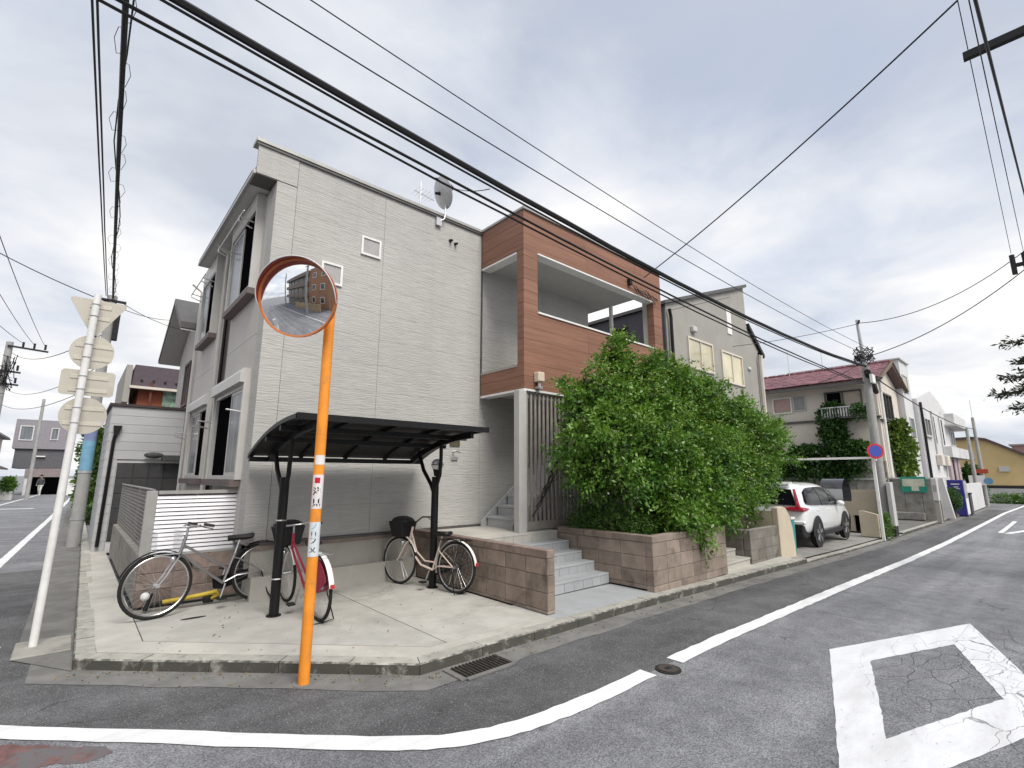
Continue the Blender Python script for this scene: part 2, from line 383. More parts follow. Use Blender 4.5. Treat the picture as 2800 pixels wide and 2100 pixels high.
struct(ribbon([(.42, 60), (.33, 16), (.25, 9.7), (.2, 6.2)], [(.05, 60), (-.12, 16), (-.2, 9.7), (-.22, 6.9)], RZ + .012, 'side_strip', M_side))
def arcpts(keys, other, n=14):
    a, b = [], []
    for i in range(len(keys) - 1):
        for j in range(n): f = j / n; a.append((keys[i][0] + (keys[i + 1][0] - keys[i][0]) * f, keys[i][1] + (keys[i + 1][1] - keys[i][1]) * f)); b.append((other[i][0] + (other[i + 1][0] - other[i][0]) * f, other[i][1] + (other[i + 1][1] - other[i][1]) * f))
    return a + [keys[-1]], b + [other[-1]]
ma_, mb_ = arcpts([(-.92, 13), (-.9, 8.2), (-.62, 5.9), (-.16, 5.13), (.55, 4.43), (1.23, 3.74), (1.75, 3.24), (2.1, 2.98), (2.45, 2.84), (2.86, 2.77), (4.2, 2.74), (12, 2.72), (30, 2.7), (44, 2.6)], [(-.2, 13), (-.2, 8.2), (.0, 6.3), (.3, 6.1), (.9, 5.55), (1.6, 4.88), (2.0, 4.5), (2.25, 4.25), (2.6, 3.95), (3.0, 3.95), (4.2, 3.95), (12, 3.95), (30, 3.95), (44, 3.95)])
struct(ribbon(ma_, mb_, RZ + .003, 'road_margin', M_asph2))
# sign post footing
struct(MB().box(-.24, .2, 6.9, 7.5, RZ + .004, RZ + .03).build('footing_slab', M_oldconc, None, org=(0, 0, 0), bevel=.01))
# edge line: from the left edge round the corner and along the road
def smooth_path(path):
    if len(path) < 4: return path
    out = []; n = len(path); P = [Vector(q) for q in path]
    for i in range(n - 1):
        p0, p1, p2, p3 = P[max(i - 1, 0)], P[i], P[i + 1], P[min(i + 2, n - 1)]
        k = 1 if (p2 - p1).length > 4 else 5
        for j in range(k):
            t = j / k; out.append(tuple(.5 * ((2 * p1) + (p2 - p0) * t + (2 * p0 - 5 * p1 + 4 * p2 - p3) * t * t + (3 * p1 - p0 - 3 * p2 + p3) * t ** 3)))
    return out + [path[-1]]
def worn_line(name, path, w, m, dz, gaps=()):
    p = subdiv(smooth_path(path), .12); a = offs(p, w / 2); b = offs(p, -w / 2); segs = []; cur = []
    for i, q in enumerate(p):
        if any(g0 < q[0] < g1_ and abs(q[1] - gy) < .6 for g0, g1_, gy in gaps):
            if len(cur) > 1: segs.append(cur)
            cur = []
        else: cur.append(i)
    if len(cur) > 1: segs.append(cur)
    mb = MB()
    for s in segs:
        vs = [(*(lambda t: (t[0] + random.uniform(-.006, .006), t[1] + random.uniform(-.008, .008)))(a[i]), gz(a[i][0]) + dz) for i in s] + [(b[i][0] + random.uniform(-.006, .006), b[i][1] + random.uniform(-.008, .008), gz(b[i][0]) + dz) for i in s]
        n = len(s); mb.add(vs, [(i, i + 1, n + i + 1, n + i) for i in range(n - 1)])
    return struct(mb.build(name, m, None, org=(0, 0, 0)))
arc = [(2.03 - .9 + .9, 3.0)]
cor = [(-.92, 13.2), (-.92, 8.5), (-.86, 7.0), (-.68, 6.0), (-.42, 5.42), (-.16, 5.13), (.55, 4.43), (1.23, 3.74), (1.75, 3.24), (2.1, 2.98), (2.45, 2.84), (2.86, 2.77), (3.4, 2.74), (4.2, 2.74), (6.5, 2.73), (12, 2.72), (30, 2.7), (40, 2.66), (60, 2.1)]
worn_line('edge_line', cor, .17, M_line, RZ + .007, gaps=[(4.15, 4.42, 2.74)])
worn_line('edge_line', [(-.92, 13.2), (-.55, 26), (.14, 54.8), (.2, 70)], .15, M_line, RZ + .007)
worn_line('edge_line', [(-3.9, 12), (-3.0, 41.5), (-2.4, 54), (-1.6, 75)], .15, M_line, RZ + .007)
worn_line('stop_line', [(-3.6, 37), (-1.35, 36.4)], .4, M_line, RZ + .004)
worn_line('stop_line', [(-3.6, 7.45), (-.35, 7.4)], .3, M_line, RZ + .0055)
worn_line('edge_line', [(-30, -1.35), (-2, -1.35)], .15, M_line, RZ + .007)
# diamond
do = [(8.5, 1.05), (6.0, 1.86), (3.25, 1.03), (5.65, .22)]
ctr = Vector((5.85, 1.04))
di = [tuple(ctr + (Vector(p) - ctr) * .56) for p in do]
di[2] = (4.3, 1.05); di[0] = (7.25, 1.05)
po = subdiv(do + [do[0]], .1); pi_ = []
for i, (a, b) in enumerate(zip(do, do[1:] + do[:1])):
    n = max(1, int((Vector(b) - Vector(a)).length / .1)); c, d = di[i], di[(i + 1) % 4]
    if i == 0: pi_.append(c)
    pi_ += [(c[0] + (d[0] - c[0]) * k / n, c[1] + (d[1] - c[1]) * k / n) for k in range(1, n + 1)]
struct(ribbon(jit(po, .004), jit(pi_, .006), RZ + .004, 'diamond_marking', M_dia))
worn_line('road_arrow', [(25.5, 1.9), (33, 1.9)], .14, M_line, RZ + .004)
worn_line('road_arrow', [(25.3, 1.72), (29, 1.0)], .2, M_line, RZ + .0045)
struct(MB().add([(x, y, RZ + .0025) for x, y in jit(subdiv([(-3, 6.9), (-.25, 5.0), (.1, 4.68), (.36, 4.42), (.42, 4.3), (.3, 4.27), (.12, 4.36), (-.05, 4.40), (-1.5, 4.6), (-3, 5)], .06), .02)], [tuple(range(len(subdiv([(-3, 6.9), (-.25, 5.0), (.1, 4.68), (.36, 4.42), (.42, 4.3), (.3, 4.27), (.12, 4.36), (-.05, 4.40), (-1.5, 4.6), (-3, 5)], .06))))]).build('red_marking', M_red, None, org=(0, 0, 0)))
# manhole and storm drain
t = thing('valve_cover', 'small round iron valve cover in the gap of the white edge line', 'manhole cover', (4.27, 2.66, RZ))
MB().disc((4.27, 2.66, RZ + .003), (0, 0, 1), .115, .008, 28).build('ring', mat('iron', (.035, .033, .03), .7, .3, var=.3, ns=40, bump=1, bs=120), t)
MB().disc((4.27, 2.66, RZ + .0125), (0, 0, 1), .09, .004, 24).build('lid', mat('rusty_iron', (.07, .058, .05), .8, .2, var=.3, ns=60, bump=1, bs=90), t)
MB().box(4.24, 4.3, 2.64, 2.68, RZ + .0175, RZ + .022).build('keyhole', M_dark, t)
t = thing('storm_drain', 'dark storm drain grate in the gutter beside the kerb corner', 'drain', (3.03, 3.85, RZ))
MB().box(2.76, 3.3, 3.71, 3.975, RZ + .007, RZ + .012).build('pit', M_soil, t)
for i in range(13): piece('bar', mat('drain_iron', (.05, .045, .04), .8, .2, var=.3, ns=30), (.014, .25, .012), (2.79 + i * .04, 3.843, RZ + .019), t, .002)
MB().box(2.70, 2.755, 3.69, 3.985, RZ + .007, RZ + .02).box(3.305, 3.36, 3.69, 3.985, RZ + .007, RZ + .02).box(2.756, 3.304, 3.66, 3.705, RZ + .007, RZ + .02).build('rim', M_gutter, t)

# kerb of cast stones
ke = struct(bpy.data.objects.new('kerb', None)); COL.objects.link(ke); ORG[ke] = Vector((0, 0, 0))
kl = subdiv([(.42, 60), (.33, 16)], 3) + subdiv([(.33, 16), (.25, 9.7), (.2, 6.25)], .6)[1:] + subdiv([(.2, 6.25), (2.5, 4.04)], .6)[1:] + subdiv([(2.5, 4.04), (6, 4.0), (11.5, 4.0)], .6)[1:] + subdiv([(11.5, 4.0), (21.4, 4.0)], .6)[1:] + subdiv([(21.4, 4.0), (48, 4.0)], 3)[1:]
ki = offs(kl, .16)
for i in range(len(kl) - 1):
    a, b, c, d = kl[i], kl[i + 1], ki[i + 1], ki[i]; s = .003
    low = .055 if 12 < a[0] < 21 else 0
    sh = lambda p, q: (p[0] + (q[0] - p[0]) / max(1e-6, (Vector(q) - Vector(p)).length) * s, p[1] + (q[1] - p[1]) / max(1e-6, (Vector(q) - Vector(p)).length) * s)
    a2, b2, c2, d2 = sh(a, b), sh(b, a), sh(c, d), sh(d, c); h = random.uniform(-.003, .004)
    ch = .012
    def up(p, q, f): return (p[0] + (q[0] - p[0]) * f, p[1] + (q[1] - p[1]) * f)
    a3, b3 = up(a2, d2, ch / .16), up(b2, c2, ch / .16)
    vs = [(*p, gz(p[0]) - .2) for p in (a2, b2, c2, d2)] + [(*p, gz(p[0]) - ch - low + h) for p in (a2, b2)] + [(*p, gz(p[0]) - low + h) for p in (a3, b3, c2, d2)]
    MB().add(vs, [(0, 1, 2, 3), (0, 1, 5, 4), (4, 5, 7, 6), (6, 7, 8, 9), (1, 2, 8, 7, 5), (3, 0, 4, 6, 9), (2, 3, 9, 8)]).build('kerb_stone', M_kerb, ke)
# forecourt slabs
pv_ = struct(MB().add([(x, y, gz(x) - .03) for x, y in [(.3, 6.3), (2.55, 4.15), (6, 4.15), (8.8, 4.15), (8.8, 8.2), (6, 8.2), (.3, 8.2)]], [(0, 1, 2, 5, 6), (2, 3, 4, 5)]).build('forecourt', M_oldconc, None, org=(0, 0, 0)))
def slab(name, pts, z, m, th=.03):
    n = len(pts)
    o = MB().add([(x, y, gz(x) + z - th) for x, y in pts] + [(x, y, gz(x) + z) for x, y in pts], [tuple(range(n - 1, -1, -1)), tuple(range(n, 2 * n))] + [(i, (i + 1) % n, n + (i + 1) % n, n + i) for i in range(n)]).build(name, m, pv_)
    return o
ko = [(.36, 9.0), (.36, 6.32), (2.57, 4.2), (6.0, 4.165), (8.8, 4.165)]
kn = [(.74, 9.0), (.74, 6.5), (2.72, 4.6), (3.0, 4.33)]
slab('slab', [(.365, 15), (.365, 6.33), (2.55, 4.205), (4.4, 4.175), (4.4, 4.34), (2.8, 4.35), (.72, 6.42), (.72, 8.0), (.72, 15)], -.001, M_conc2)
slab('slab', [(.73, 6.43), (2.805, 4.358), (2.985, 4.356), (2.985, 7.62), (.73, 7.62)], 0, M_conc)
slab('slab', [(2.995, 4.35), (4.4, 4.35), (4.4, 7.62), (2.995, 7.62)], .001, M_conc)
slab('slab', [(4.405, 4.175), (6.5, 4.17), (6.5, 4.97), (4.405, 4.97)], -.002, M_step)
slab('slab', [(6.505, 4.17), (8.8, 4.165), (8.8, 4.3), (6.505, 4.3)], .0, M_conc2)

# ------------------------------------------------------------------ entry steps
st = thing('entry_steps', 'grey tiled entry steps between the pinkish block wall and planter', 'steps', (5.5, 5.4, 0))
ys = [4.96, 5.24, 5.5, 5.78, 6.04]; zs = [.15, .29, .42, .56, .70]; prev = 0
for i, (y, z) in enumerate(zip(ys, zs)):
    y2 = ys[i + 1] if i < 4 else 7.6
    x1 = 6.435 if i < 4 else 5.9
    if i == 4:
        MB().box(4.58, 6.435, y + .02, 6.3, -.02, z - .03).box(4.58, 9.2, 6.3, 7.6, -.02, z - .03).build('landing', M_conc2, st)
        for j in range(3): piece('tread', M_conc2, (.618, 6.28 - y - .0, .03), (4.58 + .309 + j * .619, (y + 6.28) / 2, z - .014), st, .004)
        piece('tread', M_conc2, (4.6, 1.31, .03), (6.88, 6.945, z - .014), st, .004)
    else:
        MB().box(4.58, x1, y + .02, y2 + .03, -.02, z - .028).build('riser_core', M_oldconc, st)
        piece('tread', M_step, (x1 - 4.585, y2 - y + .012, .03), ((x1 + 4.58) / 2, (y + y2) / 2 + .004, z - .014), st, .005)
    nt_ = 9
    for j in range(nt_):
        w = (x1 - 4.585) / nt_ if i < 4 else (6.43 - 4.585) / nt_
        piece('riser_tile', M_step if i < 4 else M_conc2, (w - .005, .018, z - .03 - prev), (4.585 + w * (j + .5), y + .012, (z - .03 + prev) / 2), st, .002)
    prev = z
# ------------------------------------------------------------------ block walls
def block_run(par, ax, p, th, a0, a1, z0, z1, m, capm=None, cap=.06, L_=.4, H=.2, off=0., name='block', zf=None):
    # courses of single blocks, ax: direction the wall runs in; p: centre of thickness
    z = z1 - cap; k = 0; zlist = []
    while z > z0 + .02:
        h = min(H, z - z0); zlist.append((z - h, z)); z -= h
    n = max(1, round((a1 - a0) / L_)); w = (a1 - a0) / n
    for (b0, b1) in zlist:
        for j in range(n):
            c = a0 + w * (j + .5); th2 = th + random.uniform(-.003, .003); jj = random.uniform(-.002, .002)
            sz = (w - .008, th, b1 - b0 - .007) if ax == 'x' else (th, w - .008, b1 - b0 - .007)
            lc = (c, p + jj, (b0 + b1) / 2) if ax == 'x' else (p + jj, c, (b0 + b1) / 2)
            piece(name, m, sz, lc, par, .005)
    if cap:
        nc = max(1, round((a1 - a0) / .6)); w = (a1 - a0) / nc
        for j in range(nc):
            c = a0 + w * (j + .5)
            piece('cap_block', capm or m, (w - .006, th + .008, cap - .004) if ax == 'x' else (th + .008, w - .006, cap - .004), (c, p, z1 - cap / 2) if ax == 'x' else (p, c, z1 - cap / 2), par, .006)
    # mortar core, recessed
    b = MB(); c = th / 2 - .012
    b.box(a0 + .012, a1 - .012, p - c, p + c, z0, z1 - cap) if ax == 'x' else b.box(p - c, p + c, a0 + .012, a1 - .012, z0, z1 - cap)
    b.build('mortar', M_oldconc, par)
t = thing('block_wall', 'low pinkish block wall between the bicycles and the entry steps', 'wall', (4.5, 5.9, 0))
block_run(t, 'y', 4.5, .13, 4.34, 7.5, 0, .74, M_block, mat('cap_block', (.25, .19, .165), .92, var=.2, ns=6, bump=.7, bs=80, dirt=(.08, .06, .05), damt=.6), cap=.1)
t = thing('block_planter', 'raised pinkish block planter holding the big leafy bush', 'planter', (7.6, 5.2, 0))
block_run(t, 'y', 6.52, .14, 4.3, 6.06, 0, .76, M_block, cap=.1)
block_run(t, 'x', 4.235, .13, 6.45, 8.77, -.05, .76, M_block, cap=.1)
block_run(t, 'y', 8.70, .13, 4.3, 6.06, -.07, .5, M_block, cap=.1)
block_run(t, 'x', 6.12, .12, 6.6, 8.63, 0, .74, M_block, cap=0)
MB().box(6.6, 8.63, 4.3, 6.05, 0, .66).build('soil', M_soil, t)
# ------------------------------------------------------------------ corner house
def siding(name, c, rnd=.03):
    m = bpy.data.materials.new(name); m.use_nodes = True; t = m.node_tree; b = t.nodes['Principled BSDF']
    g = N(t, 'ShaderNodeNewGeometry'); p = g.outputs['Position']
    w = noise_(t, vmath(t, 'MULTIPLY', p, (1.6, 1.6, 22)), 2.4, 5, .6, .25)
    w2 = noise_(t, vmath(t, 'MULTIPLY', p, (3.5, 3.5, 60)), 1.5, 3, .6)
    f = math_(t, 'MULTIPLY', ramp(t, w, .3, .7, .9, 1.07), ramp(t, noise_(t, p, .6, 4), .3, .7, .95, 1.05))
    gap = ramp(t, w, .36, .31)
    cv = t.nodes.new('ShaderNodeCombineXYZ'); [L(t, f, cv.inputs[i]) for i in range(3)]
    cc = mixc(t, 1., c, cv.outputs[0], 'MULTIPLY')
    cc = mixc(t, math_(t, 'MULTIPLY', gap, .28), cc, (.2, .195, .18))
    cc = mixc(t, ramp(t, noise_(t, vmath(t, 'MULTIPLY', p, (1, 1, .35)), 1.1, 5, .6), .55, .8, 0, .22), cc, (.30, .295, .235))
    stk = noise_(t, vmath(t, 'MULTIPLY', p, (7, 7, .18)), 1.3, 5, .6); cc = mixc(t, ramp(t, stk, .55, .8, 0, .17), cc, (.26, .25, .215))
    L(t, cc, b.inputs['Base Color']); b.inputs['Roughness'].default_value = .8
    bn = N(t, 'ShaderNodeBump'); bn.inputs['Strength'].default_value = .55; bn.inputs['Distance'].default_value = .02
    L(t, math_(t, 'ADD', w, math_(t, 'MULTIPLY', w2, .5)), bn.inputs['Height']); L(t, bn.outputs[0], b.inputs['Normal'])
    MAT[name] = m; return m
M_sid = siding('grey_siding', (.435, .43, .412))
M_trim = mat('siding_trim', (.475, .47, .45), .6, var=.05)
M_plain = mat('plain_wall', (.50, .483, .452), .75, var=.05, ns=1.5, bump=.15, bs=160)
M_brown = mat('brown_cladding', (.240, .120, .080), .62, var=.14, ns=2.2, stretch=(.5, .5, 9), bump=.22, bs=14, rnd=.09)
M_cap = mat('metal_cap', (.36, .355, .34), .45, .3, var=.06)
M_fascia = mat('fascia_metal', (.10, .095, .09), .5, .2, var=.1)
M_soffit = mat('soffit', (.47, .465, .45), .8, var=.04)
M_found = mat('foundation', (.40, .385, .35), .85, var=.08, ns=2, bump=.15, bs=60, dirt=(.25, .235, .2), dscale=1.5, damt=.45)
M_strip = mat('dark_strip', (.13, .10, .095), .6, var=.1)
M_frame = mat('window_frame', (.50, .49, .47), .4, .1, var=.04)
M_dark_in = mat('dark_interior', (.005, .005, .006), .9, var=0, spec=0.)
H = thing('corner_house', 'two-storey grey sided corner house with brown clad balcony box', 'house', (5, 9, 0))
WY = 7.5
MB().box(1.86, 9.24, WY + .027, 13.2, .7, 6.62).build('wall_core', M_plain, H)
# front siding panels, each its own piece
for (x0, x1) in ((2.1, 3.62), (3.62, 5.82), (5.82, 7.6), (7.6, 9.24)):
    z = .74
    while z < 6.6:
        h = min(.455, 6.64 - z)
        piece('siding_panel', M_sid, (x1 - x0 - .004, .03, h - .0015), ((x0 + x1) / 2, WY + .015 + random.uniform(-.0006, .0006), z + h / 2), H, .0012)
        z += h
MB().box(1.8, 2.094, WY - .012, WY + .03, .74, 6.12).box(1.8, 1.86, WY + .03, WY + .3, .74, 6.12).build('corner_trim', M_sid, H)
# top wing with eave return
MB().box(1.5, 2.094, WY - .012, WY + .03, 6.14, 6.64).build('parapet_wing', M_sid, H)
MB().box(1.5, 2.09, WY + .03, WY + .4, 6.135, 6.17).build('eave_return', M_fascia, H)
MB().box(1.46, 9.3, WY - .05, WY + .2, 6.645, 6.70).build('parapet_cap', M_cap, H)
MB().box(1.47, 9.3, WY - .035, WY - .016, 6.60, 6.643).build('cap_fascia', M_fascia, H)
MB().box(1.9, 5.85, WY - .03, WY + .03, .695, .735).build('base_flashing', M_fascia, H)
MB().box(1.92, 5.85, WY - .022, WY + .03, .64, .693).build('base_trim', mat('base_trim', (.24, .19, .165), .7), H)
MB().box(1.92, 4.56, WY + .0, WY + .3, .0, .639).build('foundation', M_found, H)
MB().box(1.92, 4.42, WY - .0, WY - .14, .0, .30).build('foundation_ledge', M_found, H)
# small windows in the front wall
M_blind = mat('window_blind', (.36, .355, .35), .3, var=.05, spec=.6)
win(H, 'y', WY, -1, 3.2, 3.56, 5.36, 5.70, M_white, M_blind, 0, 0, .035, .03)
win(H, 'y', WY, -1, 2.56, 2.91, 4.68, 5.04, M_white, M_blind, 0, 0, .035, .03)
# fittings on the wall
MB().box(5.12, 5.34, WY - .02, WY - .001, 2.17, 2.28).build('name_plate', mat('bronze_plate', (.12, .11, .07), .4, .3), H)
b = MB(); b.cyl((5.2, WY, 2.07), (5.2, WY - .1, 2.07), .014); b.tube([(5.12, WY - .09, 2.07), (5.2, WY - .1, 2.08), (5.3, WY - .09, 2.05)], .01, 6); b.build('wall_tap', M_steel, H)
MB().box(5.16, 5.3, WY - .03, WY - .001, 1.92, 1.97).build('outlet', M_alu, H)
b = MB(); b.cyl((5.02, WY, 6.22), (5.02, WY - .08, 6.2), .035, .02); b.cyl((5.14, WY, 6.19), (5.14, WY - .08, 6.17), .03, .02); b.build('bell_bracket', M_black, H)
# left facade: plain panels, bays, windows
for (y0, y1) in ((7.8, 9.75), (10.3, 13.2)):
    for (z0, z1) in ((.74, 1.55), (1.55, 3.75), (3.75, 6.1)):
        MB().box(1.80, 1.86, y0 + .004, y1 - .004, z0 + .003, z1 - .003).build('wall_panel', M_plain, H)
MB().box(1.845, 1.86, 9.75, 10.3, .74, 6.1).build('wall_strip', M_strip, H)
def bay(y0, y1, z0, z1, sash, far=True):
    o = MB().ring('x', 1.80, 1.745, y0, y1, z0, z1, .06).build('window', M_frame, H)
    MB().box(1.793, 1.81, y0 + .06, y1 - .06, z0 + .06, z1 - .06).build('opening', M_dark_in, o)
    ym = y0 + (y1 - y0) * sash
    a, b_ = (ym, y1 - .06) if far else (y0 + .06, ym)
    MB().ring('x', 1.79, 1.765, a, b_, z0 + .06, z1 - .06, .045).build('sash', M_frame, o)
    MB().box(1.772, 1.78, a + .045, b_ - .045, z0 + .105, z1 - .105).build('pane', M_curtain, o)
    MB().box(1.66, 1.80, y0 - .05, y1 + .05, z0 - .10, z0 - .003).build('sill', M_strip, o)
    b = MB(); v = [(1.80, z1 + .003), (1.66, z1 + .003), (1.66, z1 + .15), (1.70, z1 + .22), (1.80, z1 + .22)]
    b.add([(x, y0 - .04, z) for x, z in v] + [(x, y1 + .04, z) for x, z in v], [(4, 3, 2, 1, 0), (5, 6, 7, 8, 9)] + [(i, (i + 1) % 5, 5 + (i + 1) % 5, 5 + i) for i in range(5)])
    b.build('shutter_box', M_frame, o)
    for yy in (y0 - .065, y1 + .005): MB().box(1.715, 1.80, yy, yy + .06, z0, z1).build('shutter_rail', M_frame, o)
    b = MB()
    for yy in (y1 + .03,): b.tube([(1.8, yy, z1 - .45), (1.50, yy, z1 - .42), (1.50, yy, z1 - .5), (1.70, yy, z1 - .56)], .012, 6)
    b.tube([(1.8, y0 - .03, z1 - .45), (1.52, y0 - .03, z1 - .42)], .012, 6); b.build('drying_rail', M_steel, o)
def box_bay(y0, y1, z0, z1, sash):
    # upper box bay standing out almost to the eave line
    o = MB().ring('x', 1.70, 1.675, y0, y1, z0, z1, .04).build('window', M_frame, H)
    MB().box(1.701, 1.80, y0, y0 + .04, z0 + .002, z1).box(1.701, 1.80, y1 - .04, y1, z0 + .002, z1).box(1.67, 1.799, y0 - .003, y1 + .003, z1 + .002, 6.128).build('bay_casing', M_frame, o)
    MB().box(1.73, 1.75, y0 + .045, y1 - .045, z0 + .05, z1 - .002).build('opening', M_dark_in, o)
    ym = y0 + (y1 - y0) * sash
    MB().ring('x', 1.722, 1.702, ym, y1 - .05, z0 + .05, z1 - .05, .04).build('sash', M_frame, o)
    MB().box(1.708, 1.714, ym + .04, y1 - .09, z0 + .09, z1 - .09).build('pane', M_curtain, o)
    MB().box(1.655, 1.80, y0 - .02, y1 + .02, z0 - .10, z0 - .003).build('sill', M_strip, o)
    b = MB()
    for yy in (y0 + .1, y1 - .1): b.tube([(1.68, yy, z1 - .25), (1.46, yy, z1 - .22), (1.46, yy, z1 - .3), (1.66, yy, z1 - .36)], .011, 6)
    b.tube([(1.48, y0 - .1, z1 - .20), (1.48, y1 + .1, z1 - .20)], .011, 6); b.build('drying_rail', M_steel, o)
box_bay(8.05, 9.72, 4.52, 5.9, .5); box_bay(11.0, 12.4, 4.45, 5.8, .52)
bay(7.95, 9.95, 1.58, 3.0, .45, False); bay(10.6, 12.4, 1.58, 2.95, .5)
for yy in (10.36, 13.05):
    MB().tube([(1.55, yy, 6.05), (1.75, yy, 5.9), (1.75, yy, .2)], .03, 8).build('downpipe', M_frame, H, smooth=True)
MB().tube([(1.8, 10.2, 6.05), (1.8, 10.2, .8)], .03, 8).build('downpipe', M_black, H, smooth=True)
MB().box(1.53, 1.9, WY + .4, 12.0, 6.14, 6.2).build('soffit', M_soffit, H)
MB().box(1.47, 1.53, WY + .03, 12.0, 6.14, 6.21).build('gutter', M_cap, H)
MB().box(1.50, 1.53, WY + .03, 12.0, 6.212, 6.26).build('fascia', M_fascia, H)
MB().add([(1.48, WY + .2, 6.265), (1.48, 12.0, 6.265), (5.5, 12.0, 6.6), (5.5, WY + .2, 6.6), (9.3, WY + .2, 6.4), (9.3, 12.0, 6.4)], [(0, 1, 2, 3), (3, 2, 5, 4)]).build('roof', M_fascia, H)
# ---- brown balcony box
BX0, BX1, BY0, BY1 = 5.8, 10.52, 6.2, 7.5
bal = MB().box(BX0 + .03, 9.72, BY0 + .20, 7.9, 5.9, 6.58).build('balcony', M_soffit, H)
MB().box(BX0 + .03, 9.74, BY0 + .19, 7.92, 5.865, 5.897).build('ceiling', M_soffit, bal)
MB().box(BX0 + .03, 10.45, BY0 + .05, 7.49, 3.20, 3.30).build('floor_slab', M_soffit, bal)
MB().box(BX0 + .03, 10.45, BY0 + .035, BY0 + .16, 3.3, 4.58).build('front_core', M_plain, bal)
# front boards: full length above and below, jambs at both ends of the opening
zc = 3.17; bh = .2312
rows = []
while zc < 6.6: rows.append((zc, min(zc + bh, 6.64))); zc += bh
OZ0, OZ1, OX0, OX1 = 4.63, 5.85, 6.165, 10.16
def board(x0, x1, z0, z1, y=BY0): piece('cladding_board', M_brown, (x1 - x0 - .003, .03, z1 - z0 - .0028), ((x0 + x1) / 2, y + .015 + random.uniform(-.0006, .0006), (z0 + z1) / 2), bal, .0016)
for (z0, z1) in rows:
    parts = [(z0, z1)]
    cuts = [c for c in (OZ0, OZ1) if z0 + .01 < c < z1 - .01]
    edges = [z0] + cuts + [z1]
    for a, b_ in zip(edges[:-1], edges[1:]):
        if b_ - a < .02: continue
        mid = (a + b_) / 2
        if OZ0 < mid < OZ1:
            board(BX0, OX0, a, b_); board(OX1, BX1, a, b_)
        else:
            for xa, xb in ((BX0, 7.62), (7.62, 9.44), (9.44, BX1)): board(xa, xb, a, b_)
    # left return: fascia bands above and below, narrow jamb between
    for a, b_ in zip(edges[:-1], edges[1:]):
        if b_ - a < .02: continue
        mid = (a + b_) / 2; y1 = 7.46 if (mid > 5.83 or mid < 3.58) else 6.38
        piece('cladding_board', M_brown, (.03, y1 - BY0 - .032, b_ - a - .0028), (BX0 + .015, (BY0 + .032 + y1) / 2, mid), bal, .003)
        piece('cladding_board', M_brown, (.03, .30, b_ - a - .0028), (BX1 - .015, BY0 + .182, mid), bal, .003)
        if OZ0 < mid < OZ1: piece('cladding_board', M_brown, (.028, .155, b_ - a - .0028), (OX1 + .014, BY0 + .11, mid), bal, .003); piece('cladding_board', M_brown, (.028, .155, b_ - a - .0028), (OX0 - .014, BY0 + .11, mid), bal, .003)
MB().box(OX1 + .03, BX1 - .032, BY0 + .032, BY0 + .33, 3.2, 6.6).build('jamb_core', M_plain, bal)
MB().box(BX0 + .032, OX0 - .03, BY0 + .032, BY0 + .18, 3.2, 6.6).build('jamb_core', M_plain, bal)
MB().box(9.74, OX1 + .03, BY0 + .04, BY0 + .19, 5.87, 6.6).build('lintel_core', M_plain, bal)
MB().box(BX0 - .03, BX1 + .03, BY0 - .035, BY0 + .35, 6.645, 6.69).box(BX0 - .03, BX0 + .3, BY0 + .352, 7.44, 6.645, 6.69).build('coping', M_cap, bal)
MB().box(OX0 - .01, OX1 + .01, BY0 - .025, BY0 + .2, OZ0 - .0, OZ0 + .035).build('sill', M_white, bal)
MB().box(OX0, OX1, BY0 - .012, BY0 + .2, OZ1 - .03, OZ1).build('head_trim', M_white, bal)
MB().box(BX0 - .012, BX0 + .2, BY0 + .2, 7.45, 5.79, 5.825).build('soffit_trim', M_white, bal)
MB().box(BX0 - .012, BX0 + .16, 6.39, 7.45, 3.585, 3.62).build('sill', M_cap, bal)
MB().box(BX0 - .012, BX1, BY0 - .012, BY0 + .2, 3.125, 3.163).box(BX0 - .012, BX0 + .2, BY0 + .202, 7.45, 3.125, 3.163).build('drip_trim', M_white, bal)
MB().box(BX0 + .002, BX0 + .028, 7.462, 7.485, 3.17, 6.6).build('end_trim', M_fascia, bal)
MB().box(9.64, 9.71, 7.08, 7.15, 3.31, 5.864).build('post', M_white, bal)
MB().box(9.24, 10.45, 7.82, 7.9, 3.3, 4.6).build('back_rail', M_plain, bal)
MB().box(5.64, 5.82, 6.16, 6.30, .70, 3.12).build('porch_post', M_soffit, H, bevel=.006)
t = thing('wall_lamp', 'cream box wall lamp on the brown cladding above the slat screen', 'lamp', (6.11, 6.15, 3.2))
MB().box(6.03, 6.19, 6.06, 6.197, 3.30, 3.48).build('lamp_shade', mat('cream_lamp', (.66, .56, .45), .45, var=.04), t, bevel=.015)
MB().cyl((6.11, 6.13, 3.2), (6.11, 6.13, 3.29), .03).box(6.06, 6.16, 6.09, 6.19, 3.18, 3.22).build('base', M_alu, t)
# bundle of service wires clamped to the cladding
t = thing('wire_bundle', 'tangled black service wires clamped to the brown cladding', 'wires', (9.7, 6.13, 6.0))
for i in range(6):
    pts = [(9.15 + .08 * i, 6.16, 6.08 - .03 * i)]
    for k in range(1, 7): pts.append((9.2 + k * .17 + random.uniform(-.06, .06), 6.13 + random.uniform(-.03, .03), 5.98 + random.uniform(-.13, .1) - .02 * k))
    MB().tube(pts, .007, 5).build('wire', M_cable, t, smooth=True)
MB().box(9.1, 9.2, 6.12, 6.198, 6.0, 6.14).build('clamp', M_black, t)
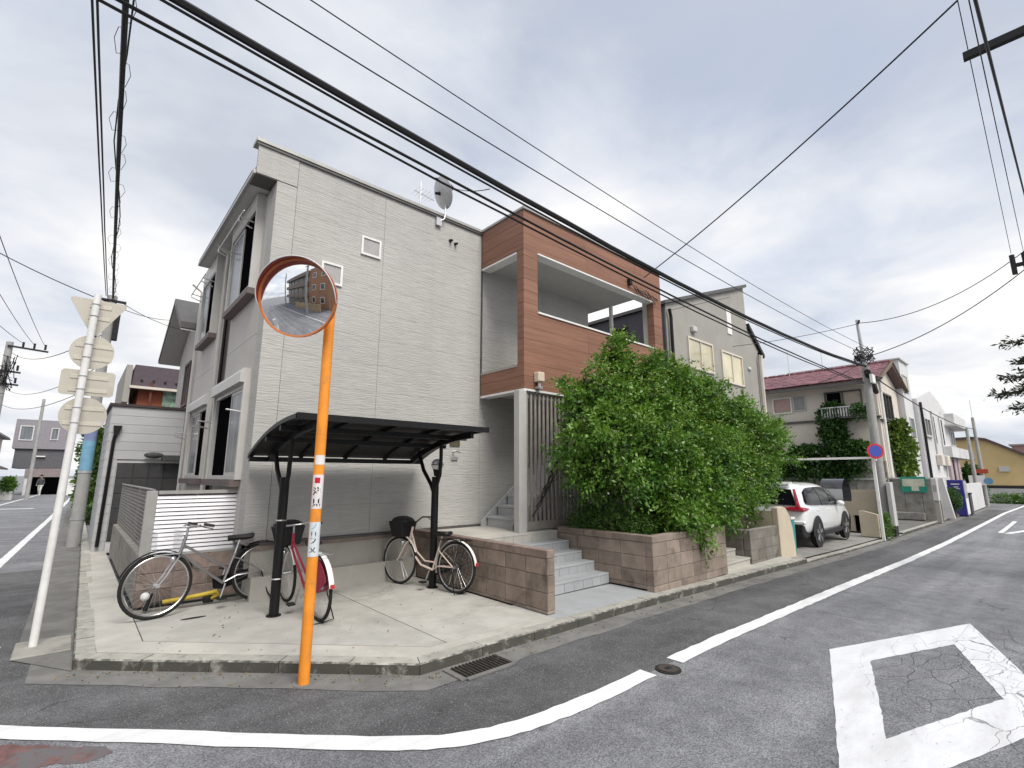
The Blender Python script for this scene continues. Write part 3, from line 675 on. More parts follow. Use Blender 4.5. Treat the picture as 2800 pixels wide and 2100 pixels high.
# stairs behind the screen
t = thing('outside_stair', 'pale grey outside stair rising behind the slat screen', 'stair', (7, 6.9, .7))
M_stair = mat('stair_grey', (.40, .41, .42), .6, var=.06)
for i in range(12):
    x = 5.9 + i * .25; z = .87 + i * .19
    piece('tread', M_stair, (.29, .82, .04), (x + .13, 6.93, z), t, .004); piece('riser', M_stair, (.02, .80, .15), (x + .012, 6.93, z - .096), t, .002)
for yy in (6.49, 7.36): MB().prism([(5.78, .70), (5.78, .80), (8.85, 3.2), (9.05, 3.2), (9.05, 3.0), (6.1, .70)], 'y', yy, yy + .03).build('stringer', M_stair, t)
# slat screen
t = thing('slat_screen', 'tall dark grey vertical slat screen beside the white porch post', 'screen', (7.2, 6.22, .7))
M_slat = mat('slat_grey', (.33, .305, .28), .55, .2, var=.12, ns=8)
for i in range(27): piece('slat', M_slat, (.042, .03, 2.28), (5.90 + i * .105, 6.245, 2.0), t, .003)
MB().box(5.83, 8.75, 6.225, 6.262, .72, .86).build('rail', M_slat, t)
MB().box(5.83, 8.75, 6.263, 6.285, 1.2, 1.26).box(5.83, 8.75, 6.263, 6.285, 3.02, 3.11).build('rail', M_slat, t)
MB().box(5.83, 5.875, 6.22, 6.27, .865, 3.12).build('end_post', M_slat, t)
MB().box(6.6, 6.66, 6.205, 6.225, .87, 2.65).build('gate_stile', M_slat, t)
MB().prism([(6.0, .88), (7.7, .88), (7.7, 1.6)] , 'y', 6.29, 6.3).build('lower_panel', M_slat, t) if False else None
# climbing stems on the screen
t2 = thing('climbing_stems', 'bare dark stems climbing across the slat screen', 'plant', (6.6, 6.17, .7))
for i in range(9):
    x = 5.98 + i * .09; z = .95 + .16 * i * .3; pts = []
    for k in range(9):
        pts.append((x + k * .085 + random.uniform(-.02, .02), 6.185 + random.uniform(-.012, .012), z + .1 * i + k * (.085 + .02 * random.random())))
    MB().tube(pts, [.014 * (1 - k / 11) for k in range(9)], 5).build('stem', mat('bark_dark', (.05, .04, .034), .9, var=.2), t2, smooth=True)
# ------------------------------------------------------------------ satellite dish
t = thing('satellite_dish', 'grey satellite dish on a mast at the front parapet', 'antenna', (4.84, 7.42, 6.5))
M_dish = mat('dish_grey', (.44, .45, .46), .5, var=.05)
dn = Vector((.92, -.04, .38)).normalized(); u = dn.cross(Vector((0, 0, 1))).normalized(); v = u.cross(dn) * -1; dc = Vector((4.70, 7.42, 7.09))
b = MB(); nr, na = 5, 26; vs = [dc]; fs = []
for off in (0, -.012):
    base = len(vs) if off else 0
    if off: vs.append(dc + dn * off)
    for j in range(1, nr + 1):
        rr = .315 * j / nr
        for k in range(na): a = 2 * math.pi * k / na; vs.append(dc + dn * (off + .085 * (j / nr) ** 2) + u * rr * .92 * math.cos(a) + v * rr * math.sin(a))
    for k in range(na): fs.append((base, base + 1 + k, base + 1 + (k + 1) % na))
    for j in range(nr - 1):
        for k in range(na): fs.append((base + 1 + j * na + k, base + 1 + j * na + (k + 1) % na, base + 1 + (j + 1) * na + (k + 1) % na, base + 1 + (j + 1) * na + k))
h0 = nr * na + 1
for k in range(na): a = 1 + (nr - 1) * na + k; a2 = 1 + (nr - 1) * na + (k + 1) % na; fs.append((a, a2, h0 + a2, h0 + a))
b.add(vs, fs).build('reflector', M_dish, t, smooth=True)
MB().tube([(4.84, 7.42, 7.12), (4.84, 7.42, 6.72), (4.82, 7.42, 6.58), (4.72, 7.47, 6.5)], .018, 8).build('mast', M_steel, t, smooth=True)
MB().box(4.66, 4.78, 7.44, 7.486, 6.42, 6.58).build('wall_bracket', M_alu, t)
MB().tube([dc - dn * .01, dc - dn * .1, (4.84, 7.42, 7.1)], .03, 8).build('clamp', M_black, t)
MB().tube([dc + v * -.3, dc + dn * .25 - v * .28, dc + dn * .38 - v * .1], .009, 6).cyl(dc + dn * .36 - v * .1, dc + dn * .28 - v * .05, .03).build('feed_arm', M_dark, t)
t = thing('roof_aerial', 'thin metal television aerial behind the satellite dish', 'antenna', (4.95, 8.6, 6.5))
MB().cyl((4.95, 8.6, 6.45), (4.95, 8.6, 8.05), .014).build('mast', M_steel, t)
b = MB(); b.tube([(4.8, 8.6, 7.75), (5.3, 8.6, 7.7)], .01, 6)
for k in range(6): b.tube([(4.82 + k * .09, 8.4, 7.75), (4.82 + k * .09, 8.8, 7.75)], .005, 5)
b.build('elements', M_steel, t)
# ------------------------------------------------------------------ bicycle shelter
t = thing('bicycle_shelter', 'black cantilever bicycle shelter with smoked curved roof', 'shelter', (3.1, 6.5, 0))
M_poly = mat('smoked_roof', (.015, .0145, .014), .5, var=.15, ns=2, spec=.5)
def prof(y): # roof height over y
    s = (y - 5.5) / 1.85; return 2.31 - .03 * s - .36 * s ** 2.2
yy_ = [5.5 + 1.85 * i / 12 for i in range(13)]
for i, xr in enumerate((1.76, 2.42, 3.08, 3.74, 4.40)):
    b = MB()
    w = .022 if 0 < i < 4 else .03
    for k in range(12):
        y0, y1 = yy_[k], yy_[k + 1]; z0, z1 = prof(y0), prof(y1)
        b.add([(xr - w, y0, z0 - .05), (xr + w, y0, z0 - .05), (xr + w, y0, z0), (xr - w, y0, z0), (xr - w, y1, z1 - .05), (xr + w, y1, z1 - .05), (xr + w, y1, z1), (xr - w, y1, z1)],
              [(0, 1, 5, 4), (1, 2, 6, 5), (2, 3, 7, 6), (3, 0, 4, 7)] + ([(0, 3, 2, 1)] if k == 0 else []) + ([(4, 5, 6, 7)] if k == 11 else []))
    b.build('rib', M_black, t)
for i, (xa, xb) in enumerate(((1.785, 2.40), (2.44, 3.06), (3.10, 3.72), (3.76, 4.375))):
    vs = [(x, y, prof(y) - .012 + o) for o in (0, .004) for y in yy_ for x in (xa, xb)]; n = 26
    MB().add(vs, [(k * 2, k * 2 + 1, k * 2 + 3, k * 2 + 2) for k in range(12)] + [(n + k * 2, n + k * 2 + 2, n + k * 2 + 3, n + k * 2 + 1) for k in range(12)]).build('roof_panel', M_poly, t, smooth=True)
for y in (5.5, 6.05, 6.6, 7.3): MB().box(1.74, 4.42, y - .03, y + .03, prof(y) - .115 if y not in (5.5,) else prof(y) - .06, prof(y) - .051 if y != 5.5 else prof(y) + .012).build('purlin', M_black, t)
for xp in (1.98, 4.19):
    p = MB().tube([(xp, 6.5, 0), (xp, 6.5, 1.62)], .055, 14).build('post', M_black, t, smooth=True)
    MB().cyl((xp, 6.5, 0), (xp, 6.5, .012), .085).build('base_plate', M_black, p)
    MB().tube([(xp, 6.5, 1.32), (xp, 6.62, 1.5), (xp, 6.85, 1.72), (xp, 6.98, 1.95), (xp, 7.0, 2.03)], .03, 8).build('arm', M_black, t, smooth=True)
    MB().tube([(xp, 6.48, 1.45), (xp, 6.38, 1.65), (xp, 6.36, 1.9), (xp, 6.36, 2.15)], .028, 8).build('arm', M_black, t, smooth=True)
    b = MB()
    for k in range(12):
        y0, y1 = yy_[k] * .9 + .62, yy_[k + 1] * .9 + .62
        b.bar((xp, y0, prof(y0) - .10), (xp, y1, prof(y1) - .10), .05, .09)
    b.build('bracket_beam', M_black, t)
    if xp < 3:
        for zb in (.42, 1.1): MB().tube([(xp + .057 * math.cos(a), 6.5 + .057 * math.sin(a), zb) for a in [2 * math.pi * k / 14 for k in range(14)]], .008, 5, closed=True).build('band', M_steel, t)
t = thing('globe_lamp', 'small globe lamp on the right shelter post', 'lamp', (4.22, 6.5, 1.63))
MB().sph((4.22, 6.5, 1.80), .095, 20, 12).build('globe', mat('lamp_globe', (.85, .86, .87), .12, var=0, spec=.8, coat=.8), t, smooth=True)
MB().cyl((4.2, 6.5, 1.625), (4.22, 6.5, 1.72), .03, .07, 16).build('cup', M_black, t)
MB().tube([(4.22 + .098 * math.cos(a), 6.5 + .098 * math.sin(a), 1.80) for a in [2 * math.pi * k / 22 for k in range(22)]], .005, 5, closed=True).build('band', M_black, t)

# ------------------------------------------------------------------ low wall, louvre fence, mesh fence at the left
t = thing('low_block_wall', 'low brown block wall under the louvre fence', 'wall', (1.3, 8.05, 0))
block_run(t, 'x', 8.06, .14, .75, 1.92, 0, .60, M_block2, cap=0)
block_run(t, 'y', .82, .14, 8.14, 13.6, 0, .62, mat('plank_block', (.26, .245, .225), .9, var=.15, ns=3, bump=.5, bs=70, dirt=(.09, .085, .075), damt=.6, rnd=.06), cap=0, L_=.9)
t = thing('louvre_fence', 'silver horizontal louvre fence panel above the low block wall', 'fence', (1.3, 8.03, .6))
M_lou = mat('louvre_silver', (.50, .50, .53), .38, .35, var=.08, ns=2)
for i in range(14): piece('slat', M_lou, (1.08, .010, .046), (1.32, 8.02, .655 + i * .0535), t, .002, rot=(R(-20), 0, 0))
MB().box(.74, .86, 7.985, 8.055, .60, 1.44).build('post', M_cap, t, bevel=.004)
MB().box(1.86, 1.92, 7.99, 8.05, .60, 1.44).build('post', M_cap, t, bevel=.004)
MB().box(.87, 1.855, 7.99, 8.05, 1.395, 1.44).build('rail', M_cap, t); MB().box(.87, 1.855, 7.99, 8.05, .602, .635).build('rail', M_cap, t)
MB().box(.88, 1.85, 8.066, 8.072, .64, 1.39).build('backing', M_strip, t); MB().box(1.30, 1.33, 8.035, 8.06, .636, 1.394).build('mullion', M_cap, t)
t = thing('mesh_fence', 'grey wire mesh fence along the side of the corner house', 'fence', (.82, 10.8, .62))
M_mesh = mat('mesh_wire', (.30, .29, .28), .5, .5, var=.1)
for i in range(58):
    b = None; y = 8.1 + i * .095
    piece('wire', M_mesh, (.006, .006, .80), (.82, y, 1.03), t, 0)
for i in range(14): piece('wire', M_mesh, (.008, 5.5, .012), (.82, 10.85, .68 + i * .055), t, 0)
for y in (8.12, 9.9, 11.7, 13.55): MB().cyl((.83, y, .6), (.83, y, 1.46), .02).build('post', M_mesh, t)
MB().cyl((.82, 8.1, 1.45), (.82, 13.6, 1.45), .016).build('rail', M_mesh, t)

# ------------------------------------------------------------------ bicycles
M_tyre = mat('tyre', (.012, .012, .012), .8, var=.1)
M_saddle = mat('saddle', (.014, .014, .015), .55, var=.1)
def bicycle(label, fm, style, fenderm, loc, ang, lean=0, sc=1.0, steer=0):
    t = thing('bicycle', label, 'bicycle', (0, 0, 0), 'bicycles parked on the forecourt')
    Rw, wb = .335, 1.13
    for k, ax in enumerate((0, wb)):
        w = MB().tube([(ax + (Rw) * math.cos(a), 0, Rw + .015 + Rw * math.sin(a)) for a in [2 * math.pi * i / 40 for i in range(40)]], .019, 8, closed=True)
        wo_ = w.build('wheel', M_tyre, t, smooth=True)
        MB().tube([(ax + (Rw - .022) * math.cos(a), 0, Rw + .015 + (Rw - .022) * math.sin(a)) for a in [2 * math.pi * i / 40 for i in range(40)]], .0115, 6, closed=True).build('rim', M_steel, wo_, smooth=True)
        sp = MB()
        for i in range(28):
            a = 2 * math.pi * i / 28; a2 = a + (.5 if i % 2 else -.5); sgn = 1 if i % 4 < 2 else -1
            sp.tube([(ax + .02 * math.cos(a2), sgn * .025, Rw + .015 + .02 * math.sin(a2)), (ax + (Rw - .025) * math.cos(a), 0, Rw + .015 + (Rw - .025) * math.sin(a))], .0011, 3)
        s_ = sp.build('spokes', M_steel, wo_); s_['kind'] = 'stuff'
        MB().cyl((ax, -.05, Rw + .015), (ax, .05, Rw + .015), .022).build('hub', M_steel, wo_)
        a0, a1 = (-.3, 3.0) if k == 0 else (.35, 2.75)
        fd = MB(); n = 18
        for i in range(n):
            b0 = a0 + (a1 - a0) * i / n; b1 = a0 + (a1 - a0) * (i + 1) / n
            q = lambda b_, r, y: (ax + r * math.cos(b_), y, Rw + .015 + r * math.sin(b_))
            r = Rw + .045
            fd.add([q(b0, r - .012, -.028), q(b0, r, 0), q(b0, r - .012, .028), q(b1, r - .012, -.028), q(b1, r, 0), q(b1, r - .012, .028)], [(0, 1, 4, 3), (1, 2, 5, 4)])
        fd.build('fender', fenderm, t, smooth=True)
    z0 = Rw + .015; bb = (.44, 0, .27); st_ = (.33, 0, .60); hd = (.90, 0, .80); hl = (.93, 0, .66)
    fr = MB()
    if style == 'step':      # curved low main tubes
        fr.tube([hl, (.83, 0, .45), (.68, 0, .32), bb], .017, 8); fr.tube([(.905, 0, .76), (.78, 0, .50), (.6, 0, .38), (.40, 0, .38)], .013, 8)
    else:
        fr.tube([hl, bb], .016, 8); fr.tube([(.905, 0, .76), (.385, 0, .42)], .014, 8)
    fr.tube([bb, st_], .015, 8); fr.tube([(.945, 0, .62), (.89, 0, .86)], .019, 8)
    for s in (-1, 1):
        fr.tube([bb, (.3, s * .04, z0 - .01), (0, s * .06, z0)], .010, 6); fr.tube([(.345, s * .012, .56), (.25, s * .045, .52), (0, s * .06, z0)], .0085, 6)
    fr.build('frame', fm, t, smooth=True)
    fk = MB()
    for s in (-1, 1): fk.tube([(.945, s * .03, .64), (.98, s * .05, .60), (1.06, s * .055, .45), (wb, s * .055, z0)], .010, 6)
    fk.build('fork', M_steel if style != 'step' else fm, t, smooth=True)
    sp_ = MB().tube([st_, (.285, 0, .76)], .013, 8).build('seat_post', M_steel, t)
    sd_ = MB(); prof_ = [(.14, .02), (.08, .026), (.0, .05), (-.08, .085), (-.13, .09), (-.155, .06)]
    vs = []
    for (x, w) in prof_:
        for (yy, zz_) in ((-w, -.012), (-w * .8, .018), (0, .026), (w * .8, .018), (w, -.012), (0, -.045)): vs.append((.285 + x, yy, .80 + zz_ + max(0, -x - .06) * .12))
    fs = [(i * 6 + k, i * 6 + (k + 1) % 6, (i + 1) * 6 + (k + 1) % 6, (i + 1) * 6 + k) for i in range(5) for k in range(6)] + [tuple(range(5, -1, -1)), tuple(30 + k for k in range(6))]
    sd_.add(vs, fs).build('saddle', M_saddle, t, smooth=True)
    hb = MB()
    if style == 'step': hb.tube([(.66, -.27, .97), (.76, -.25, 1.0), (.86, -.17, 1.0), (.875, -.06, .93), (.875, .06, .93), (.86, .17, 1.0), (.76, .25, 1.0), (.66, .27, .97)], .0115, 8)
    else: hb.tube([(.70, -.27, .96), (.82, -.24, .985), (.90, -.1, .96), (.90, .1, .96), (.82, .24, .985), (.70, .27, .96)], .0115, 8)
    hb.tube([(.885, 0, .86), (.878, 0, .95)], .013, 8); ho = hb.build('handlebar', M_steel if style != 'step' else M_black, t, smooth=True)
    gx = .66 if style == 'step' else .70
    for s in (-1, 1):
        MB().tube([(gx - .005, s * .272, .968), (gx + .1, s * .252, .995)], .016, 8).build('grip', M_saddle, ho)
        MB().tube([(gx + .14, s * .24, .985), (gx + .08, s * .235, .955), (gx + .0, s * .26, .935)], .006, 5).build('brake_lever', M_black, ho)
    cr_ = MB().disc((bb[0], -.06, bb[2]), (0, 1, 0), .075, .012, 24).build('crank', M_black, t)
    for s in (-1, 1):
        MB().tube([(bb[0], s * .07, bb[2]), (bb[0] + s * .05, s * .09, bb[2] - s * .155)], .009, 6).build('crank_arm', M_steel, cr_)
        MB().box(bb[0] + s * .05 - .045, bb[0] + s * .05 + .045, s * .14 - .04, s * .14 + .04, bb[2] - s * .155 - .012, bb[2] - s * .155 + .012).build('pedal', M_saddle, cr_, bevel=.003)
    MB().prism([(.52, .21), (.54, .33), (.42, .35), (.0, z0 + .055), (-.05, z0), (.0, z0 - .055), (.42, .19)], 'y', -.075, -.066).build('chain_case', M_black if style != 'red' else fm, t)
    ks = MB()
    if style == 'plain': ks.tube([(.02, .08, z0), (-.05, .12, .1), (-.1, .16, .012)], .008, 6)
    else: ks.tube([(.02, .08, z0), (-.10, .13, .012), (-.12, .0, .012), (-.10, -.13, .012), (.02, -.08, z0)], .008, 6)
    ks.build('kickstand', M_black, t)
    rk = MB()
    for s in (-1, 1): rk.tube([(.30, s * .05, .70), (.2, s * .06, .725), (-.22, s * .06, .725)], .006, 5); rk.tube([(-.12, s * .06, .725), (0, s * .065, z0)], .005, 5)
    for k in range(4): rk.tube([(.1 - k * .1, -.06, .725), (.1 - k * .1, .06, .725)], .005, 5)
    if style != 'plain': rk.build('rear_rack', M_black if style == 'step' else M_steel, t)
    MB().box(-.388, -.372, -.02, .02, .40, .44).build('reflector', mat('red_reflector', (.5, .03, .03), .3, var=0), t)
    MB().sph((1.02, .07, .62), .035, 10, 7).build('headlamp', M_steel, t, smooth=True)
    if style in ('step', 'red'):
        bk = MB(); x0, x1 = .96, 1.26
        bt = [(x0 + .03, -.12, .70), (x1 - .04, -.12, .70), (x1 - .04, .12, .70), (x0 + .03, .12, .70)]; tp = [(x0, -.17, .93), (x1, -.17, .93), (x1, .17, .93), (x0, .17, .93)]
        bk.add(bt + tp, [(0, 3, 2, 1), (0, 1, 5, 4), (1, 2, 6, 5), (2, 3, 7, 6), (3, 0, 4, 7)])
        bo = bk.build('basket', M_saddle, t, bevel=.01)
        cv = MB().sph((1.11, 0, .93), .2, 16, 8, (.85, .95, .42)).build('basket_cover', M_saddle, bo, smooth=True)
    else:
        bk = MB(); x0, x1 = .97, 1.2
        for k in range(6):
            z = .68 + k * .05; e = .02 * k / 5
            bk.tube([(x0, -.12 - e, z), (x1 + e, -.12 - e, z), (x1 + e, .12 + e, z), (x0, .12 + e, z)], .002, 4, closed=True)
        for k in range(9):
            y = -.12 + .24 * k / 8
            bk.tube([(x0, y, .68), (x1, y, .68), (x1 + .02, y * 1.15, .93)], .002, 4); bk.tube([(x0, y, .68), (x0, y * 1.15, .93)], .002, 4)
        bk.build('basket', M_alu, t)
    if style == 'red':
        for s in (-1, 1):
            vs = [(0 + .33 * math.cos(a), s * .045, z0 + .33 * math.sin(a)) for a in [R(20 + 140 * i / 12) for i in range(13)]] + [(-.1, s * .05, z0 - .03), (.12, s * .05, z0 - .02)]
            n = len(vs); MB().add(vs + [(x, y + .003 * s, z) for x, y, z in vs], [tuple(range(n)), tuple(range(2 * n - 1, n - 1, -1))] + [(i, (i + 1) % n, n + (i + 1) % n, n + i) for i in range(n)]).build('skirt_guard', mat('crimson_guard', (.34, .02, .06), .45, var=.1), t)
    if style == 'step':
        for s in (-1, 1):
            nb = MB()
            for i in range(34):
                a = R(-70) + R(290) * i / 34; nb.tube([(.05 * math.cos(a), s * .05, z0 + .05 * math.sin(a)), (.33 * math.cos(a), s * .04, z0 + .33 * math.sin(a))], .0026, 3)
            nb.tube([(.2 * math.cos(R(-70 + 290 * i / 20)), s * .047, z0 + .2 * math.sin(R(-70 + 290 * i / 20))) for i in range(21)], .004, 4)
            q_ = nb.build('skirt_guard', mat('net_guard', (.022, .021, .02), .5, var=.1), t); q_['kind'] = 'stuff'
            MB().tube([(-.05, s * .06, .58), (0, s * .062, z0), (.06, s * .06, .12)], .006, 5).build('guard_stay', M_steel, t)
    t.location = loc; t.rotation_euler = (lean, 0, ang); t.scale = (sc,) * 3; ORG[t] = Vector(loc)
    return t
M_silver = mat('silver_frame', (.34, .34, .35), .3, .75, var=.05)
M_crim = mat('crimson_frame', (.36, .02, .055), .3, .0, var=.05, coat=.5)
M_cream = mat('cream_frame', (.66, .54, .47), .3, .0, var=.05, coat=.5)
bicycle('silver bicycle with black mudguards in front of the louvre fence', M_silver, 'plain', M_black, (2.06, 7.47, .001), math.atan2(-.2, -1.23), R(2), 1.05)
bicycle('crimson bicycle with red skirt guard behind the orange mirror pole', M_crim, 'red', M_white, (2.30, 5.93, .001), math.atan2(1.17, .0), R(-3), 1.04)
bicycle('cream step-through bicycle with covered black basket by the block wall', M_cream, 'step', mat('cream_fender', (.72, .70, .66), .35, var=.04), (4.23, 5.98, .001), math.atan2(1.12, -.30), R(2), 1.0)
# yellow handled tool
t = thing('yellow_lock_bar', 'yellow bar with black ends lying along the low block wall', 'lock bar', (1.2, 7.7, 0))
M_yel = mat('yellow_plastic', (.62, .46, .05), .5, var=.08)
MB().tube([(1.03, 7.80, .07), (1.3, 7.76, .09), (1.5, 7.72, .115)], .026, 10).build('sleeve', M_yel, t, smooth=True)
MB().tube([(1.5, 7.72, .115), (1.6, 7.7, .13), (1.63, 7.7, .09), (1.55, 7.72, .05)], .027, 8).build('hook', M_yel, t, smooth=True)
MB().tube([(.86, 7.76, .0), (.88, 7.77, .12), (.9, 7.78, .2)], .028, 8).build('black_grip', M_saddle, t); MB().tube([(.88, 7.79, .05), (1.04, 7.80, .07)], .02, 8).build('shaft', M_saddle, t)
MB().sph((.84, 7.76, .17), .05, 12, 8).build('white_knob', M_white, t, smooth=True)
MB().box(1.46, 1.58, 7.70, 7.76, .0, .085).build('lock_body', M_saddle, t, bevel=.01)

t = thing('floor_slot', 'dark oval drain slot in the forecourt near the silver bicycle', 'drain', (1.25, 7.0, 0)); MB().disc((1.25, 7.02, .0015), (0, 0, 1), .13, .003, 20, .035).build('slot', M_dark, t)
# ------------------------------------------------------------------ traffic mirror
M_or = mat('orange_paint', (.80, .28, .028), .5, var=.1, ns=5, bump=.12, bs=120, dirt=(.36, .19, .08), dscale=7, damt=.6, dl=.55, dh=.75)
t = thing('traffic_mirror', 'orange traffic mirror pole with round convex mirror and stickers', 'traffic mirror', (1.67, 4.54, RZ))
PX, PY = 1.67, 4.54
MB().cyl((PX, PY, RZ), (PX, PY, 3.42), .047, n=20).build('pole', M_or, t, smooth=True)
MB().disc((PX, PY, RZ + .0065), (0, 0, 1), .085, .006, 20).build('footing', M_gutter, t)
mn = Vector((-.66, -.72, -.20)).normalized(); mu = mn.cross(Vector((0, 0, 1))).normalized(); mv = (mn.cross(mu)); mv = mv if mv.z > 0 else -mv
mc = Vector((1.345, 4.50, 3.255)); MR = .35; RC = 1.75
def shell(rfun, n=40, nr=10, flip=False):
    vs = [mc + mn * rfun(0)]; fs = []
    for j in range(1, nr + 1):
        rr = MR * j / nr
        for k in range(n): a = 2 * math.pi * k / n; vs.append(mc + mn * rfun(rr) + mu * rr * math.cos(a) + mv * rr * math.sin(a))
    for k in range(n): fs.append((0, 1 + k, 1 + (k + 1) % n))
    for j in range(nr - 1):
        for k in range(n): fs.append((1 + j * n + k, 1 + (j + 1) * n + k, 1 + (j + 1) * n + (k + 1) % n, 1 + j * n + (k + 1) % n))
    return vs, fs
bulge = lambda r: math.sqrt(RC * RC - r * r) - math.sqrt(RC * RC - MR * MR)
mm = bpy.data.materials.new('mirror_face'); mm.use_nodes = True; pb = mm.node_tree.nodes['Principled BSDF']; pb.inputs['Metallic'].default_value = 1; pb.inputs['Roughness'].default_value = .03; pb.inputs['Base Color'].default_value = (.93, .94, .95, 1); MAT['mirror_face'] = mm
mo = MB().add(*shell(bulge)).build('mirror', mm, t, smooth=True)
mo.data.polygons.foreach_set('use_smooth', [True] * len(mo.data.polygons))
MB().add(*shell(lambda r: -.03 - .02 * math.cos(r / MR * 1.5))).build('back_shell', M_or, t, smooth=True)
rim = MB(); n = 48
for k in range(n):
    a0, a1 = 2 * math.pi * k / n, 2 * math.pi * (k + 1) / n
    q = lambda a, r, d: mc + mn * d + mu * r * math.cos(a) + mv * r * math.sin(a)
    rim.add([q(a0, MR - .003, .008), q(a0, MR + .012, .012), q(a0, MR + .012, -.035), q(a0, MR - .003, -.035), q(a1, MR - .003, .008), q(a1, MR + .012, .012), q(a1, MR + .012, -.035), q(a1, MR - .003, -.035)], [(0, 1, 5, 4), (1, 2, 6, 5), (2, 3, 7, 6), (3, 0, 4, 7)])
rim.build('rim', mat('red_orange_rim', (.52, .16, .05), .4, var=.05), t, smooth=True)
hd_ = MB()
nh_ = 40
for k in range(nh_):
    a0, a1 = R(-8) + R(196) * k / nh_, R(-8) + R(196) * (k + 1) / nh_
    dep = lambda a: .012 + .085 * max(0, math.sin((a + R(8)) / R(196) * math.pi)) ** .55
    hd_.add([q(a0, MR + .013, .005), q(a0, MR + .016, dep(a0)), q(a1, MR + .016, dep(a1)), q(a1, MR + .013, .005)], [(0, 1, 2, 3)])
    hd_.add([q(a0, MR + .017, .005), q(a0, MR + .020, dep(a0)), q(a1, MR + .020, dep(a1)), q(a1, MR + .017, .005)], [(3, 2, 1, 0)])
    hd_.add([q(a0, MR + .016, dep(a0)), q(a0, MR + .020, dep(a0)), q(a1, MR + .020, dep(a1)), q(a1, MR + .016, dep(a1))], [(0, 1, 2, 3)])
def two_sided(name, inner, outer):
    return mat(name, inner, .4, var=.08)
hd_.build('hood', mat('hood_paint', (.26, .03, .014), .4, var=.08), t, smooth=True)
hl_ = MB().tube([q(R(-8) + R(196) * k / 40, MR + .018, dep(R(-8) + R(196) * k / 40)) for k in range(41)], .005, 5).build('hood_edge', M_white, t, smooth=True)
MB().bar((PX, PY, 3.30), tuple(mc - mn * .05 + mu * .0), .06, .05).bar((PX, PY, 3.38), tuple(mc - mn * .05 + mv * .1), .04, .04).build('bracket', M_or, t)
# stickers wrapped round the pole
fa = math.atan2(-PY, -PX)            # side facing the street corner
def wrap(z0, z1, wdeg, m, name, r=.0485, a=fa + R(12), n=14):
    vs = []; 
    for i in range(n + 1):
        th = a - R(wdeg) / 2 + R(wdeg) * i / n
        vs += [(PX + r * math.cos(th), PY + r * math.sin(th), z0), (PX + r * math.cos(th), PY + r * math.sin(th), z1)]
    return MB().add(vs, [(2 * i, 2 * i + 2, 2 * i + 3, 2 * i + 1) for i in range(n)]).build(name, m, t)
M_stw = mat('sticker_white', (.70, .66, .66), .45, var=.05); M_stp = mat('sticker_pale', (.60, .64, .67), .45, var=.06)
s1 = wrap(1.35, 1.65, 150, M_stw, 'sticker'); s2 = wrap(.94, 1.235, 150, M_stp, 'sticker'); wrap(1.74, 1.825, 120, M_stw, 'sticker')
FD = {}
def glyph(ch, zc, h, m, par, r=.0492, a=fa - R(6)):
    cu = bpy.data.curves.new('glyph', 'FONT'); cu.body = ch; cu.size = h; cu.align_x = 'CENTER'; cu.resolution_u = 4; cu.offset = h * .035
    o = bpy.data.objects.new('glyph', cu); COL.objects.link(o); dg = bpy.context.evaluated_depsgraph_get(); me = bpy.data.meshes.new_from_object(o.evaluated_get(dg))
    COL.objects.unlink(o); bpy.data.objects.remove(o)
    vs = [v.co.copy() for v in me.vertices]; fs = [tuple(p.vertices) for p in me.polygons]
    if not vs: return
    y0 = min(v.y for v in vs); y1 = max(v.y for v in vs); x0 = min(v.x for v in vs); x1 = max(v.x for v in vs)
    k = h / max(.001, max(y1 - y0, (x1 - x0) * .9))
    out = []
    for v in vs:
        th = a + ((v.x - (x0 + x1) / 2) * k) / r; out.append((PX + r * math.cos(th), PY + r * math.sin(th), zc + (v.y - (y0 + y1) / 2) * k))
    MB().add(out, fs).build('lettering', m, par)
M_ink = mat('ink', (.012, .012, .014), .5, var=0); M_inkr = mat('red_ink', (.5, .01, .025), .5, var=0); M_inkb = mat('blue_ink', (.2, .42, .5), .5, var=0)
wrap(1.575, 1.625, 55, M_inkr, 'red_mark', .0492, fa - R(6)); glyph('注', 1.505, .075, M_ink, s1); glyph('見', 1.405, .075, M_ink, s1)
glyph('ノ', 1.20, .05, M_inkb, s2); glyph('ロ', 1.135, .04, M_ink, s2); glyph('フ', 1.075, .05, M_ink, s2); glyph('又', 1.0, .05, M_ink, s2)
# ------------------------------------------------------------------ sign post, seen from behind
t = thing('sign_post', 'white post carrying four traffic signs seen from behind', 'sign post', (-.1, 7.25, RZ))
M_signb = mat('sign_back', (.50, .475, .41), .5, .15, var=.06, ns=2)
MB().cyl((-.1, 7.25, RZ), (-.045, 7.25, 3.72), .036, n=18).build('post', M_white, t, smooth=True)
xs_ = lambda z: -.1 + .055 * (z + .1) / 3.8
def rtri(c, r, k=6):
    P = []
    for i in range(3):
        a = R(-90 + 120 * i); v = Vector((math.cos(a), math.sin(a))) * r; 
        for j in range(k + 1):
            th = a - R(60) + R(120) * j / k; P.append((c[0] + v.x * .9 + .05 * r * 2 * math.cos(th), c[1] + v.y * .9 + .05 * r * 2 * math.sin(th)))
    return P
M_red_s = mat('sign_red', (.5, .03, .03), .4, var=0)
def plate(poly, nm):
    o = MB().prism(poly, 'y', 7.335, 7.345).build(nm, M_signb, t)
    MB().prism([(p[0], p[1]) for p in poly], 'y', 7.3455, 7.347).build('face', M_red_s, o); return o
circ = lambda cx_, cz, r: [(cx_ + r * math.cos(2 * math.pi * k / 32), cz + r * math.sin(2 * math.pi * k / 32)) for k in range(32)]
